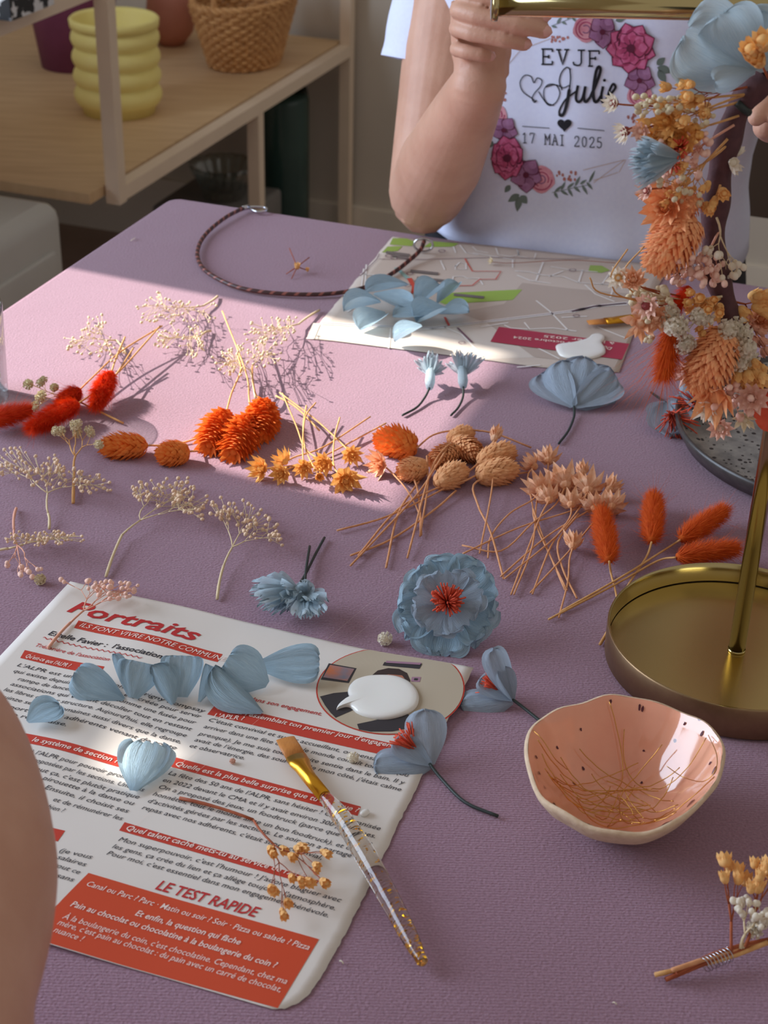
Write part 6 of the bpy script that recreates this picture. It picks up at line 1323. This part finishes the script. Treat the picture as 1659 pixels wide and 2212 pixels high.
mb = MB(); fur(mb, K(1492, 618, .006), K(1438, 690, .008), 18*mpp(K(1450, 650)), 1400, 10, .0045, 20, .010); mb.build('bunny_tail', 'furred', crown)
cb = K(1468, 338, .022); cf_ = bpy.data.objects.new('paper_cornflower', None); COL.objects.link(cf_); cf_.parent = crown; cf_.location = cb - parent_loc(crown)
for i, (x, y, h, w) in enumerate([(1364,312,.022,26),(1352,332,.026,24),(1349,348,.03,24),(1352,364,.028,26),(1362,386,.024,24),(1370,404,.02,22),(1386,392,.026,24),(1398,312,.03,22),(1374,298,.016,20),(1380,350,.034,24),(1390,372,.032,22)]):
    e = K(x, y, .020 + h*.3); petal(MB(), cb, e, (CAM-e).normalized(), w*1.25*mpp(e), cup=.2, curl=.08, ruf=.12, seed=300+i, nu=8, nv=10, base=.35, notch=.25, sh=.8, endw=.5).build('petal', 'crepe_lightened', cf_)
for x, y in ((1470, 320), (1456, 352)):
    mb = MB(); fringe(mb, K(x, y, .018), K(x-10, y-2, .024)-K(x, y, .018), .003, .005, 30, 3); mb.build('fringe', 'fringe', crown)
pb = K(1632, 152, .010); pf = bpy.data.objects.new('paper_flower', None); COL.objects.link(pf); pf.parent = crown; pf.location = pb - parent_loc(crown)
for i, (x, y, h, w, kw) in enumerate([(1690, 40, .006, 160, dict(cup=.15)), (1600, 18, .004, 170, dict(cup=.12)), (1460, 148, .010, 110, dict(cup=-.15)), (1482, 70, .016, 200, dict(cup=-.22, fold=.0)), (1556, 32, .018, 150, dict(cup=-.15)), (1545, 176, .022, 60, dict(cup=-.3))]):
    e = K(x, y, h); petal(MB(), pb, e, (CAM-e).normalized(), w*mpp(e), seed=330+i, nu=16, nv=14, base=.16, sh=.66, ruf=.05, endw=.15, **kw).build('petal', 'crepe_lightened', pf)
csub('amber_sprig', (1660, 170, .024), [(1622,105,10,9),(1640,125,12,10),(1652,100,8,8)], 'redstem', 'amber', 5, .0040, 18, 'husk', (.028, .036))
petal(MB(), K(1640, 838, .012), K(1672, 930, .020), CAM-K(1650, 880), 60*mpp(K(1650, 880)), cup=.2, seed=350).build('coral_petal', 'fringe', crown)
for pts in ([(1356, 538, .016), (1322, 588, .016), (1322, 616, .014), (1342, 640, .012), (1420, 660, .008)], [(1392, 532, .016), (1346, 590, .014), (1380, 640, .012), (1470, 655, .006)], [(1274, 600, .018), (1296, 632, .016), (1400, 650, .008)]):
    MB().tube(crv([K(*q) for q in pts], 5), .00035, 5).build('twig', 'straw', crown)
cb_ = cen - dn*(cen - K(1690, 120)).dot(dn)
MB().tube([K(1697, 135, .005), cb_ + EZ*0.002 - FW*0.005, cb_ + EZ*0.0055, cb_ + EZ*0.002 + FW*0.005, K(1697, 135, -.005)], .0007, 6).build('hanging_wire', 'steel', crown)
